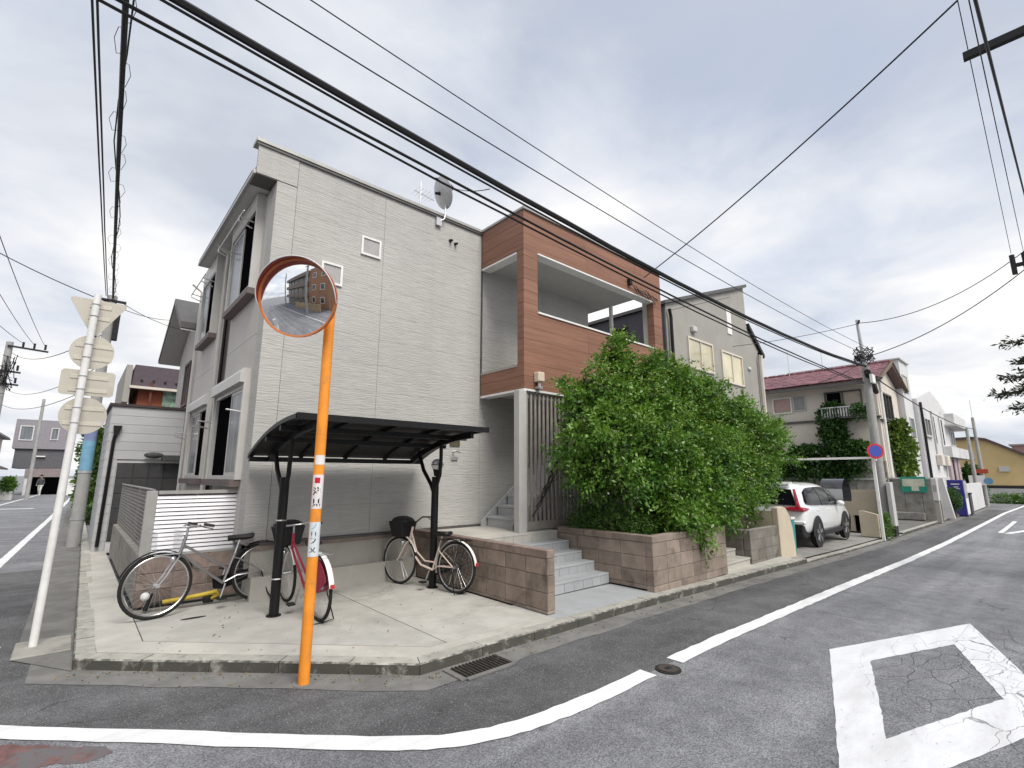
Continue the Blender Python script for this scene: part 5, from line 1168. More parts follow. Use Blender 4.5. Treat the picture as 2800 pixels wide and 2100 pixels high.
# ---- white parked car
def car(label, loc, ang):
    t = thing('parked_car', label, 'car', (0, 0, 0))
    M_car = mat('car_white', (.80, .81, .82), .22, var=0, spec=.5, coat=1.)
    M_clad = mat('car_black_plastic', (.016, .016, .018), .6, var=.1); M_cg = mat('car_glass', (.006, .008, .011), .12, var=0, spec=.12)
    M_lamp = mat('tail_lamp', (.36, .008, .025), .15, var=0, coat=1.)
    # stations: x, half widths (sill, belt, roof), z (bottom, sill, belt, roof)
    ST = [(-.90, .70, .72, .55, .42, .50, .98, 1.02), (-.86, .84, .84, .62, .34, .48, 1.04, 1.22), (-.74, .90, .90, .64, .30, .46, 1.06, 1.50), (-.50, .92, .92, .66, .28, .44, 1.06, 1.64), (0, .925, .925, .67, .27, .42, 1.05, 1.67), (.8, .93, .925, .68, .26, .40, 1.03, 1.68), (1.5, .93, .92, .68, .26, .40, 1.01, 1.655), (2.0, .93, .915, .66, .26, .40, 1.0, 1.55), (2.4, .93, .91, .66, .26, .40, .99, 1.32), (2.75, .925, .90, .70, .27, .42, .985, 1.06), (3.15, .92, .86, .66, .28, .44, .95, 1.0), (3.5, .88, .78, .6, .30, .46, .86, .92), (3.66, .74, .66, .5, .34, .48, .76, .80)]
    vs = []; n = 13
    for (x, ws, wb, wr, z0, z1, z2, z3) in ST:
        half = [(0, z0), (ws * .85, z0), (ws, z1), (ws * 1.0 + .012, (z1 + z2) * .5), (wb, z2), ((wb + wr) / 2 + .03, (z2 + z3) / 2 + .02), (wr, z3 - .035), (wr * .6, z3), (0, z3 + .012)]
        vs.append(half)
    V = []; F = []; m = 9
    for i, half in enumerate(vs):
        x = ST[i][0]
        ring = [(x, y, z) for y, z in half] + [(x, -y, z) for y, z in half[-2:0:-1]]
        V += ring
    k = 16
    for i in range(len(ST) - 1):
        for j in range(k): F.append((i * k + j, i * k + (j + 1) % k, (i + 1) * k + (j + 1) % k, (i + 1) * k + j))
    F += [tuple(range(k - 1, -1, -1)), tuple((len(ST) - 1) * k + j for j in range(k))]
    body = MB().add(V, F).build('body', M_car, t)
    md = body.modifiers.new('sub', 'SUBSURF'); md.levels = 2; md.render_levels = 2
    body.data.polygons.foreach_set('use_smooth', [True] * len(body.data.polygons))
    def sidept(x, h): # point on the flank, h 0 belt .. 1 roof
        xs = [s[0] for s in ST]; f = lambda i: float(np.interp(x, xs, [s[i] for s in ST]))
        y = f(2) + (f(3) - f(2)) * h; z = f(6) + (f(7) - .04 - f(6)) * h
        return y + .014 + .03 * math.sin(math.pi * min(1, max(0, h))), z
    for s in (-1, 1):
        for cols in ([(-.66, .22, .34), (-.5, .12, .66), (-.2, .07, .80), (.1, .06, .83), (.42, .05, .84)], [(.47, .05, .84), (.9, .045, .85), (1.28, .04, .85)], [(1.34, .04, .85), (1.6, .04, .83), (1.85, .04, .70), (2.05, .04, .42), (2.26, .04, .08)]):
            vs = []; fs = []; nl = 6
            for (x, a, b_) in cols:
                for q in range(nl):
                    h = a + (b_ - a) * q / (nl - 1); y, z = sidept(x, h); vs.append((x, s * (y + .012 + .03 * math.sin(math.pi * min(1, h))), z))
            n0 = len(vs); vs += [(x, y - s * .06, z) for x, y, z in vs]; nc = len(cols)
            for i in range(nc - 1):
                for q in range(nl - 1): fs.append((i * nl + q, i * nl + q + 1, (i + 1) * nl + q + 1, (i + 1) * nl + q))
            bd = [i * nl for i in range(nc)] + [(nc - 1) * nl + q for q in range(1, nl)] + [i * nl + nl - 1 for i in range(nc - 2, -1, -1)] + [q for q in range(nl - 2, 0, -1)]
            for a, b_ in zip(bd, bd[1:] + bd[:1]): fs.append((a, b_, b_ + n0, a + n0))
            MB().add(vs, fs).build('side_window', M_cg, t, smooth=True)
        # tail lamp: L shape
        MB().tube([(-.79, s * .68, 1.50), (-.86, s * .74, 1.26), (-.90, s * .77, 1.06), (-.86, s * .84, .98)], [.035, .045, .06, .055], 8).tube([(-.92, s * .42, 1.0), (-.93, s * .66, 1.0), (-.88, s * .84, .99), (-.62, s * .925, 1.0)], [.03, .06, .07, .02], 8).build('tail_lamp', M_lamp, t, smooth=True)
        MB().box(.10, .30, s * .925 - .012, s * .925 + .028, .92, .955).build('door_handle', M_car, t, bevel=.006); MB().box(1.02, 1.22, s * .925 - .012, s * .925 + .028, .90, .935).build('door_handle', M_car, t, bevel=.006)
        mi = MB().sph((1.95, s * 1.03, 1.06), .11, 12, 8, (.7, 1.0, .75)).build('wing_mirror', M_car, t, smooth=True)
        MB().box(.45, 2.2, s * .90, s * .955, .27, .39).build('sill_trim', M_clad, t, bevel=.01)
        for ax in (0, 2.66):
            arch = MB(); nn = 20
            for i in range(nn):
                a0, a1 = R(-8) + R(196) * i / nn, R(-8) + R(196) * (i + 1) / nn
                q = lambda a, r, y: (ax + r * math.cos(a), s * y, .36 + r * math.sin(a))
                arch.add([q(a0, .37, .90), q(a0, .45, .945), q(a1, .45, .945), q(a1, .37, .90), q(a0, .37, .955), q(a1, .37, .955)], [(0, 1, 2, 3), (4, 1, 2, 5), (0, 4, 5, 3)])
            arch.build('wheel_arch', M_clad, t)
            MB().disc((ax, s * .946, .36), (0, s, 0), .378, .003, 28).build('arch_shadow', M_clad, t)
            w = MB().tube([(ax + .285 * math.cos(a), s * .87, .36 + .285 * math.sin(a)) for a in [2 * math.pi * i / 32 for i in range(32)]], .075, 10, closed=True).build('wheel', M_tyre, t, smooth=True)
            for v in w.data.vertices: pass
            MB().disc((ax, s * .945, .36), (0, s, 0), .235, .012, 28).build('rim', mat('rim_dark', (.03, .03, .032), .35, .6, var=0), w)
            sp = MB()
            for i in range(5):
                a = 2 * math.pi * i / 5 + .3
                for da in (-.12, .12): sp.bar((ax + .04 * math.cos(a), s * .962, .36 + .04 * math.sin(a)), (ax + .235 * math.cos(a + da), s * .962, .36 + .235 * math.sin(a + da)), .02, .025)
            sp.build('rim_spokes', M_steel, w)
    MB().add([(-.755, -.60, 1.50), (-.755, .60, 1.50), (-.905, .72, 1.10), (-.905, -.72, 1.10), (-.70, -.58, 1.50), (-.70, .58, 1.50), (-.85, .7, 1.10), (-.85, -.7, 1.10)], [(0, 1, 2, 3), (4, 7, 6, 5), (0, 4, 5, 1), (1, 5, 6, 2), (2, 6, 7, 3), (3, 7, 4, 0)]).build('rear_window', M_cg, t)
    MB().prism([(-.95, 1.63), (-.55, 1.69), (-.55, 1.65), (-.9, 1.59)], 'y', -.58, .58).build('spoiler', M_car, t)
    MB().prism([(-.96, .34), (-.97, .58), (-.90, .62), (-.3, .50), (-.36, .28), (-.8, .26)], 'y', -.86, .86).build('rear_bumper', M_clad, t, bevel=.03)
    MB().box(-.985, -.90, -.93, .93, .62, .72).build('bumper_strip', M_car, t, bevel=.03)
    MB().prism([(3.72, .34), (3.73, .55), (3.4, .56), (3.4, .3)], 'y', -.8, .8).build('front_bumper', M_clad, t, bevel=.03)
    MB().add([(2.05, -.60, 1.53), (2.05, .60, 1.53), (2.78, .78, 1.05), (2.78, -.78, 1.05), (2.0, -.58, 1.5), (2.0, .58, 1.5), (2.72, .76, 1.02), (2.72, -.76, 1.02)], [(0, 1, 2, 3), (4, 7, 6, 5), (0, 4, 5, 1), (1, 5, 6, 2), (2, 6, 7, 3), (3, 7, 4, 0)]).build('windscreen', M_cg, t)
    MB().box(-.975, -.955, -.17, .17, .74, .9).build('number_plate', M_white, t)
    t.location = loc; t.rotation_euler = (0, 0, ang); ORG[t] = Vector(loc); return t
car('white sport utility car parked in the driveway beyond the bush', (14.95, 5.52, gz(15) - .02), R(1.5))
# ---- covered scooter, cream walls, bins
t = thing('roofed_scooter', 'scooter with dark curved roof and clear windscreen beside the white car', 'scooter', (19.6, 5.3, gz(19.6)))
zz0 = gz(19.6)
MB().add([(19.3 + .55 * math.cos(a) * .9, y, 1.02 + .5 * math.sin(a)) for y in (4.95, 5.6) for a in [R(-30 + 190 * i / 10) for i in range(11)]], [(i, i + 1, 12 + i, 11 + i) for i in range(10)]).build('roof', mat('scooter_roof', (.045, .047, .055), .25, var=.1, coat=.8), t, smooth=True)
MB().add([(18.95, 4.98, 1.2), (18.95, 5.58, 1.2), (19.2, 5.5, .5), (19.2, 5.05, .5)], [(0, 1, 2, 3)]).build('windscreen', mat('clear_screen', (.45, .47, .48), .1, var=0, spec=.8), t)
MB().box(19.1, 20.1, 5.12, 5.45, zz0 + .28, .35).build('body', M_dark, t, bevel=.05)
for x in (19.05, 20.2): MB().tube([(x + .2 * math.cos(a), 5.28, zz0 + .23 + .2 * math.sin(a)) for a in [2 * math.pi * i / 20 for i in range(20)]], .05, 8, closed=True).build('wheel', M_tyre, t, smooth=True)
MB().tube([(19.1, 5.28, .4), (19.0, 5.28, .75)], .03, 6).tube([(19.0, 5.0, .78), (19.0, 5.55, .78)], .02, 6).build('handlebar', M_black, t)
t = thing('cream_back_wall', 'low cream rendered wall behind the roofed scooter', 'wall', (20.75, 5.0, gz(20.7))); MB().box(20.7, 20.85, 4.32, 5.9, gz(20.7) + .55, 1.12).box(20.7, 20.85, 5.2, 5.9, gz(20.7), gz(20.7) + .549).box(20.7, 20.85, 4.32, 4.5, gz(20.7), gz(20.7) + .549).build('panel', M_cream, t); MB().box(20.86, 21.3, 4.5, 5.2, gz(20.7), gz(20.7) + .53).build('dark_recess', M_dark_in, t)
t = thing('cream_gate_pillar', 'low cream panel leaning beside the gate frame post', 'wall', (19.1, 4.35, gz(19))); MB().prism([(4.12, gz(19)), (4.12, .42), (4.5, .52), (4.62, .5), (4.62, gz(19))], 'x', 19.0, 19.12).build('panel', M_cream, t, bevel=.01)
t = thing('grass_clump', 'yellowish green grassy shrub behind the gate frame post', 'shrub', (19.4, 4.1, gz(19.4)))
P2, D2, _ = sprays([((19.35, 4.08, .1), (.2, .14, .4), 1)], 600, 6, .25, 31); leaves('foliage', M_leaf2, P2, D2, .07, t, 5, 6); MB().tube([(19.35, 4.08, gz(19) - .03), (19.35, 4.08, .1)], .03, 6).build('stem', M_bark, t)
t = thing('pole_cabinet', 'pale grey metal cabinet at the foot of the utility pole', 'cabinet', (20.5, 4.0, gz(20.5)))
MB().box(20.35, 20.75, 3.96, 4.08, -.02, 1.4).build('door', M_ltgrey, t, bevel=.01); MB().box(20.37, 20.73, 3.97, 4.09, gz(20.5) - .03, -.022).build('plinth', M_dark, t)
# ---- grey gabled house
t = thing('grey_gable_house', 'grey rendered gabled house right of the brown balcony box', 'house', (15.5, 9, gz(15)))
gp = [(12.45, -.3), (12.45, 6.62), (18.1, 8.62), (18.1, 7.15), (19.1, 6.3), (18.9, 6.2), (18.9, -.3)]
MB().prism(gp, 'y', 7.2, 13).build('wall', M_greyw, t)
MB().box(12.4, 12.448, 7.22, 13, -.3, 6.6).build('side_wall', M_navy, t)
MB().prism([(12.3, 6.58), (12.3, 6.68), (18.2, 8.76), (18.2, 8.64)], 'y', 7.1, 13.1).build('roof', M_fascia, t)
MB().prism([(18.12, 7.02), (18.12, 7.2), (19.35, 6.18), (19.3, 6.05)], 'y', 7.1, 13.1).build('lower_roof', M_black, t)
MB().add([(12.5, 7.185, 6.42), (16.9, 7.185, 7.95), (16.9, 7.185, 8.0), (12.5, 7.185, 6.47), (12.5, 7.199, 6.42), (16.9, 7.199, 7.95), (16.9, 7.199, 8.0), (12.5, 7.199, 6.47)], [(0, 1, 2, 3), (0, 4, 5, 1), (3, 2, 6, 7)]).build('rake_trim', M_greyw, t)
win(t, 'y', 7.2, -1, 13.6, 15.2, 4.85, 5.86, M_beige, M_warmglass, 1, 0, .06, .05); win(t, 'y', 7.2, -1, 15.8, 17.4, 4.7, 5.8, M_beige, M_warmglass, 1, 0, .06, .05)
MB().box(16.45, 16.78, 7.17, 7.199, 6.5, 7.5).build('slot_window', M_white, t)
MB().box(13.85, 14.1, 7.08, 7.199, 6.04, 6.22).build('vent_hood', M_ltgrey, t, bevel=.02); MB().sph((18.0, 7.17, 5.45), .12, 10, 6, (1, .4, .6)).build('vent_hood', M_ltgrey, t)
MB().tube([(12.5, 7.1, 6.45), (12.56, 7.1, 6.2), (12.56, 7.1, -.2)], .05, 8).build('downpipe', M_black, t); MB().tube([(19.0, 7.1, 6.1), (18.95, 7.12, 5.8), (18.92, 7.12, -.2)], .05, 8).build('downpipe', M_beige, t); MB().tube([(18.8, 7.1, 6.1), (18.78, 7.12, 5.8), (18.75, 7.12, -.2)], .04, 8).build('downpipe', M_greyw, t)
o = MB().ring('x', 12.4, 12.36, 8.5, 9.0, 5.6, 6.2, .04).build('window', M_black, t); MB().box(12.385, 12.399, 8.54, 8.96, 5.64, 6.16).build('pane', M_dark_in, o)
# ---- red roofed house above its retaining wall
t = thing('red_roof_house', 'cream house with dusky red tiled roof and ivy covered wall', 'house', (24.5, 6.6, 0))
MB().box(22, 25.4, 4.3, 9.2, .2, 5.2).build('wall', M_beige, t)
MB().box(21.9, 22.0, 4.25, 9.2, 3.72, 3.80).build('band', M_fascia, t); MB().box(22.0, 25.4, 4.22, 4.3, 3.62, 3.68).build('band', M_fascia, t)
MB().box(21.72, 21.99, 8.1, 8.75, 3.0, 3.5).build('air_conditioner', M_ltgrey, t, bevel=.02); MB().tube([(21.95, 8.75, 3.3), (21.95, 8.95, 3.3), (21.95, 8.95, 4.9)], .03, 6).build('conduit', M_ltgrey, t)
rf = MB().prism([(21.45, 5.14), (23.7, 6.03), (25.95, 5.14), (25.95, 5.05), (23.7, 5.9), (21.45, 5.05)], 'y', 4.0, 9.4).build('roof', mat('roof_under', (.15, .10, .09), .8), t)
M_tile = mat('dusky_red_tile', (.165, .072, .085), .6, var=.3, ns=7, bump=.5, bs=12, rnd=.22, dirt=(.30, .20, .20), dscale=3, damt=.4)
sl_ = math.atan2(.89, 2.25); ln = math.hypot(.89, 2.25)
for i in range(8):
    for j in range(24):
        s_ = (i + .5) / 8; piece('roof_tile', M_tile, (ln / 8 + .04, .218, .04), (21.45 + 2.25 * s_ - .03, 4.06 + .2225 * j + .11, 5.14 + .89 * s_ + .035 + random.uniform(0, .012)), rf, .012, rot=(random.uniform(-.02, .02), -sl_ + .035, 0))
for j in range(14): piece('ridge_tile', M_tile, (.3, .38, .12), (23.7, 4.2 + .385 * j, 6.08), rf, .04)
MB().box(21.40, 21.48, 4.0, 9.4, 4.98, 5.08).build('gutter', M_fascia, t); MB().box(21.5, 22.0, 4.1, 9.3, 5.0, 5.045).build('soffit', M_beige, t)
MB().prism([(22.0, 5.2), (23.7, 5.88), (25.4, 5.2)], 'y', 4.3, 4.4).build('gable', M_beige, t)
M_pinkc = mat('pink_curtain', (.40, .27, .245), .4, var=.08, spec=.6); M_beigec = mat('beige_curtain', (.42, .37, .29), .4, var=.08, spec=.6)
w_ = win(t, 'x', 22, -1, 7.2, 7.95, 4.16, 4.84, M_white, M_pinkc, 0, 0, .05, .06); win(t, 'x', 22, -1, 6.68, 7.16, 4.22, 4.84, M_ltgrey, mat('grey_blind', (.28, .28, .28), .4), 0, 0, .04, .04)
win(t, 'x', 22, -1, 4.75, 6.0, 3.95, 4.86, M_fascia, M_beigec, 1, 0, .05, .06); MB().box(21.93, 21.985, 5.45, 5.9, 4.0, 4.8).build('dark_opening', M_dark_in, t)
win(t, 'y', 4.3, -1, 22.5, 24.0, 3.7, 4.75, M_fascia, M_glass, 2, 0, .06, .08)
bl = MB().box(21.5, 22, 4.6, 6.1, 3.76, 3.82).build('balcony', M_fascia, t)
for i in range(16): piece('baluster', M_ltgrey, (.03, .05, .34), (21.52, 4.66 + i * .09, 3.99), bl, .004)
MB().box(21.49, 21.55, 4.6, 6.1, 4.165, 4.21).build('handrail', M_ltgrey, bl)
MB().tube([(21.9, 4.15, 5.0), (22.2, 4.2, 4.7), (22.3, 4.22, 3.0), (22.3, 4.22, .5)], .045, 8).build('downpipe', M_white, t, smooth=True)
MB().tube([(21.45, 4.0, 5.1), (23.7, 4.0, 6.05), (25.95, 4.0, 5.1)], .05, 6).build('barge_board', mat('barge', (.13, .10, .07), .7), t)
MB().box(22.4, 24.2, 4.12, 4.29, 2.3, 2.9).build('air_conditioner', M_ltgrey, t) if False else None
for i, (x, y) in enumerate(((23.3, 7.6), (23.7, 6.4))):
    a_ = MB().cyl((x, y, 5.7), (x, y, 7.1), .012).build('aerial', M_alu, t)
t = thing('retaining_wall', 'mossy grey concrete retaining wall below the red roofed house', 'wall', (21.8, 6.7, .1))
for i in range(5):
    for (z0, z1) in ((.1, .9), (.905, 1.5), (1.505, 2.15)): piece('wall_panel', M_oldconc, (.16, .985, z1 - z0 - .012), (21.82 + random.uniform(-.006, .006), 4.75 + i * .995, (z0 + z1) / 2), t, .006)
MB().box(21.7, 21.78, 4.3, 9.2, 1.46, 1.53).build('rail', M_ltgrey, t); MB().box(21.66, 21.74, 6.1, 6.22, .1, 2.1).build('pilaster', M_dark, t)
t = thing('ivy_mass', 'dark green ivy hanging over the retaining wall and balcony', 'ivy', (21.8, 6.2, 2.0))
P2, D2, _ = sprays([((21.75, 5.75, 4.05), (.2, .42, .4), .8), ((21.75, 5.8, 3.3), (.2, .4, .5), .8), ((21.7, 5.4, 2.62), (.25, .75, .4), 1.3), ((21.7, 6.7, 2.5), (.25, .8, .35), 1.2), ((21.7, 7.7, 2.35), (.22, .6, .25), .7), ((21.68, 6.5, 1.9), (.15, 1.7, .35), 1.2), ((21.5, 4.75, 4.12), (.12, .25, .12), .2)], 420, 7, .28, 41, droop=.9)
leaves('foliage', M_ivy, P2, D2, .11, t, 1.4, 6); MB().tube([(21.72, 5.8, 1.5), (21.72, 5.8, 3.6)], .03, 6).build('stem', M_bark, t)
t = thing('vine_tree', 'lighter green vine tree at the corner right of the utility pole', 'tree', (23.3, 4.1, .12))
P2, D2, _ = sprays([((23.6, 4.1, 3.0), (.8, .25, .4), .8), ((23.9, 4.1, 2.2), (.75, .22, .7), 1.), ((23.3, 4.05, 3.5), (.3, .2, .25), .3), ((24.3, 4.05, 2.75), (.5, .2, .25), .4)], 420, 7, .3, 43, droop=.5)
leaves('crown', leafmat('vine_leaf', (.05, .10, .015), (.14, .21, .03), 1.5), P2, D2, .12, t, 1.5, 6); MB().tube([(23.4, 4.1, .12), (23.5, 4.1, 1.2), (23.7, 4.1, 2.6)], [.07, .06, .03], 8).build('trunk', M_bark, t)
for o in [q for q in COL.objects if q.parent is None and q.name in ('red_roof_house', 'retaining_wall', 'ivy_mass', 'vine_tree')]:
    k_ = 1.32; o.location = (29.05 + k_ * (ORG[o].x - 22), 5.55 + k_ * (ORG[o].y - 4.2), -.53 + k_ * ORG[o].z); o.scale = (k_,) * 3
# ---- green cross sign on its concrete wall
t = thing('concrete_yard_wall', 'weathered concrete yard wall carrying the green cross sign', 'wall', (29.1, 5, gz(29)))
for i in range(3): piece('wall_panel', M_oldconc if i else M_oldconc, (.2, .63, 1.8), (29.15, 4.2 + i * .64, gz(29) + .9), t, .01)
MB().box(29.02, 29.26, 3.9, 5.85, 1.44, 1.52).build('coping', M_ltgrey, t)
MB().box(28.7, 29.03, 4.5, 5.9, gz(29), gz(29) + .32).build('plinth', M_oldconc, t, bevel=.02)
t = thing('green_cross_sign', 'green board with a pale cross on the concrete yard wall', 'sign', (29.0, 4.77, .85))
MB().box(28.96, 29.0, 4.3, 5.22, .86, 1.56).build('board', mat('sign_green', (.02, .27, .20), .5, var=.05), t); MB().box(28.95, 28.959, 4.36, 5.16, 1.12, 1.46).box(28.95, 28.959, 4.58, 4.85, .92, 1.1195).build('cross', mat('sign_cross', (.55, .56, .44), .5, var=.12, ns=3), t)
t = thing('meter_cabinet', 'grey electric meter cabinet standing beside the yard wall', 'cabinet', (28.6, 3.95, gz(28.6)))
MB().box(28.4, 28.75, 3.86, 4.06, .52, 1.5).build('box', M_ltgrey, t, bevel=.02); MB().box(28.45, 28.7, 3.88, 4.04, gz(28.6) - .05, .518).build('stand', M_greyw, t); MB().box(28.398, 28.399, 3.9, 4.02, .9, 1.2).build('door', M_greyw, t)
t = thing('white_gate_wall', 'white tapered gate wall before the vending machine', 'wall', (31, 4.0, gz(31))); MB().prism([(3.72, gz(31)), (3.95, 1.5), (4.25, 1.5), (4.25, gz(31))], 'x', 30.9, 31.1).box(31.1, 34, 4.2, 4.3, gz(31) - .05, .1).build('panel', M_whitew, t, bevel=.01)
t = thing('round_topiary', 'round clipped dark green shrub beside the vending machine', 'shrub', (33.3, 4.0, gz(33)))
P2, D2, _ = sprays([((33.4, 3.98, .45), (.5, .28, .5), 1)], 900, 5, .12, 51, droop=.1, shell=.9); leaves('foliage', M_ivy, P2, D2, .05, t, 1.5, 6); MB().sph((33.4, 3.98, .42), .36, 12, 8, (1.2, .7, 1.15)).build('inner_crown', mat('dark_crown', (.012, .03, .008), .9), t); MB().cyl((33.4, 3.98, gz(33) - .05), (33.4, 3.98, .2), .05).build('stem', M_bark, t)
t = thing('vending_machine', 'blue drinks vending machine with white front against the white wall', 'vending machine', (35.2, 3.95, gz(35)))
MB().box(34.6, 35.7, 3.66, 4.3, gz(35) - .05, 1.38).build('cabinet', mat('vending_blue', (.03, .03, .22), .35, var=.05, coat=.4), t, bevel=.02); MB().box(34.66, 35.64, 3.64, 3.658, .45, 1.32).build('display_front', mat('vending_front', (.6, .62, .66), .25, var=.25, ns=9, coat=.5), t); MB().box(34.66, 35.64, 3.645, 3.658, gz(35) + .02, .44).build('lower_front', M_white, t)
for i, (y0, y1, z) in enumerate(((3.8, 4.14, 1.14), (3.86, 4.06, 1.0), (3.8, 4.0, .92))): MB().box(34.592, 34.598, y0, y1, z, z + .05 - i * .01).build('lettering', M_white, t)
t = thing('recycling_bin', 'dark grey recycling bin beside the vending machine', 'bin', (36.5, 3.8, gz(36.5))); MB().box(36.2, 36.9, 3.62, 3.95, gz(36.5) - .05, .62).build('body', mat('bin_grey', (.07, .07, .07), .6), t, bevel=.02); MB().box(36.18, 36.92, 3.6, 3.97, .622, .68).build('lid', M_dark, t)
t = thing('white_street_wall', 'plain white street wall beyond the vending machine', 'wall', (41.5, 4.0, gz(41))); 
for i in range(3): piece('wall_panel', M_whitew, (2.9, .15, 1.6), (38.6 + i * 2.95, 4.0, gz(41) + .75), t, .01)
# ---- white buildings
t = thing('white_block_house', 'pale boxy building rising behind the red roofed house', 'building', (34.8, 8, 0))
MB().box(33.7, 35.95, 5.4, 11, -.4, 8.0).build('wall', M_whitew, t); MB().box(33.6, 36.0, 5.3, 11.1, 8.0, 8.08).build('coping', M_ltgrey, t); win(t, 'y', 5.4, -1, 34.0, 35.2, 6.2, 7.2, M_ltgrey, M_beigec, 0, 0, .06, .05)
win(t, 'y', 5.4, -1, 34.3, 35.4, 3.6, 4.8, M_ltgrey, M_curtain, 0, 0, .06, .05)
t = thing('white_shop_building', 'white two-storey building with overhanging roof deck along the street', 'building', (41, 7, 0))
MB().box(36.02, 46.5, 5.2, 10.5, -.5, 6.0).build('wall', M_whitew, t); MB().prism([(36.02, 6.0), (41, 7.0), (44.5, 6.5), (46.5, 6.0)], 'y', 5.2, 10.5).build('parapet', M_whitew, t)
MB().box(45.2, 51.5, 4.7, 9.5, 5.1, 5.85).build('roof_deck', M_whitew, t); MB().box(44.8, 51.8, 4.6, 9.6, 5.0, 5.098).build('deck_soffit', M_ltgrey, t)
MB().box(46.5, 50, 5.3, 9.5, -.5, 5.0).build('wing', M_ltgrey, t); MB().box(43, 52, 4.8, 9.5, 2.8, 3.5).build('canopy', M_whitew, t)
for x in (40.5, 43.5): MB().box(x, x + .14, 5.16, 5.20, 3.6, 5.3).build('slot_window', M_dark, t)
win(t, 'y', 5.3, -1, 47.2, 49.4, 3.7, 4.8, M_ltgrey, M_curtain, 1, 0, .08, .06)
for x in (43.4, 45.4, 47.0): MB().box(x, x + 1.0, 5.05, 5.19, -.45, 2.75).build('shop_pillar', mat('pinkish_pillar', (.40, .32, .34), .7, var=.1), t)
MB().box(44.6, 45.3, 5.1, 5.195, -.45, 2.6).build('doorway', M_dark_in, t)
win(t, 'y', 5.2, -1, 37.2, 39.0, 3.9, 5.0, M_ltgrey, M_glass, 1, 0, .08, .07, sill=M_ltgrey)
for (x, z) in ((39.4, 2.2), (41.6, 2.2)): MB().box(x, x + .9, 4.9, 5.19, z, z + .65).build('air_conditioner', M_beige, t, bevel=.03)
MB().tube([(39.8, 5.14, 2.9), (39.8, 5.14, 5.6)], .05, 6).build('conduit', M_ltgrey, t); MB().tube([(42.4, 5.14, .4), (42.4, 5.14, 5.4)], .04, 6).build('conduit', M_ltgrey, t)
MB().box(36.5, 42.8, 5.1, 5.19, .6, 1.5).build('band_wall', M_ltgrey, t); MB().tube([(36.3, 5.1, 5.8), (36.3, 5.1, .8)], .07, 8).build('downpipe', M_black, t)
t = thing('dark_street_tree', 'dark leafy tree between the white building and yellow house', 'tree', (50.5, 4.75, gz(50)))
P2, D2, _ = sprays([((50.8, 4.8, 1.5), (1.1, .5, .9), 1), ((50.2, 4.6, .7), (.8, .4, .6), .7)], 420, 7, .4, 53); leaves('crown', M_ivy, P2, D2, .17, t, 1.6, 6); MB().tube([(50.5, 4.75, gz(50) - .1), (50.6, 4.75, 1.5)], .08, 8).build('trunk', M_bark, t)
for x, y, h, lb in ((46.5, 4.25, 5.4, 'thin leaning pole at the far end of the white street wall'), (49.5, 4.1, 6.4, 'far utility pole with red and white signs')):
    t, z0 = upole(x, y, h, .13, .09, lb)
    if x > 48:
        MB().box(x - .16, x - .14, y - .35, y + .45, 1.75, 2.05).build('red_sign', mat('red_sign', (.42, .06, .03), .5, var=0), t); MB().box(x - .17, x - .15, y - .1, y + .75, .9, 1.6).build('white_sign', M_white, t); MB().disc((x - .18, y - .28, 1.2), (-1, 0, 0), .25, .01).build('blue_sign', mat('blue_disc', (.12, .28, .45), .5), t); MB().cyl((x, y, z0 + h), (x, y, z0 + h + 1.3), .02).build('spike', M_alu, t)
t = thing('yellow_house', 'pale yellow warehouse with sloping brown roof edge at the end of the street', 'building', (58, 2, gz(58)))
M_yelw = mat('yellow_wall', (.60, .45, .22), .8, var=.05, ns=1, dirt=(.45, .35, .2), dscale=.4, damt=.3)
MB().prism([(6.6, gz(58)), (6.6, 4.6), (4.9, 4.62), (4.1, 4.45), (2.1, 3.2), (-1.5, 1.9), (-6, 1.2), (-6, gz(58))], 'x', 56, 64).build('wall', M_yelw, t)
b = MB(); pr = [(6.8, 4.62), (4.9, 4.68), (4.1, 4.52), (2.1, 3.26), (-1.5, 1.96), (-6, 1.26)]
for (a, b_) in zip(pr[:-1], pr[1:]): b.bar((55.9, a[0], a[1]), (55.9, b_[0], b_[1]), .3, .2)
b.build('roof_edge', mat('brown_edge', (.09, .06, .055), .6), t)
MB().box(55.9, 56, 3.0, 3.6, 1.9, 2.3).build('sign_plate', M_ltgrey, t); MB().box(55.4, 56, -6, 4.6, gz(58), .55).build('foundation', M_ltgrey, t); MB().box(55.9, 55.99, -6, 5, .56, .8).build('dark_gap', M_dark, t); MB().box(55.9, 56, 4.9, 5.5, 2.9, 3.6).build('louvre', M_ltgrey, t)
t = thing('roadside_weeds', 'weedy grass strip in front of the yellow house', 'plants', (54, 2, gz(54)))
P2, D2, _ = sprays([((54.6, y, -.2), (.5, .9, .35), .4) for y in (3.4, 2.2, 1.0, -.4, -1.8)], 300, 6, .4, 57); leaves('foliage', M_leaf2, P2, D2, .22, t, 4, 6)
t = thing('pink_roof_building', 'dull pink flat building behind the yellow house', 'building', (75, 1, gz(75))); MB().box(72, 80, -8, 3.4, gz(75), 4.6).build('wall', mat('pink_wall', (.30, .19, .18), .8, var=.05), t); MB().box(71.8, 80.2, -8.2, 3.6, 4.6, 4.75).build('coping', M_greyw, t)
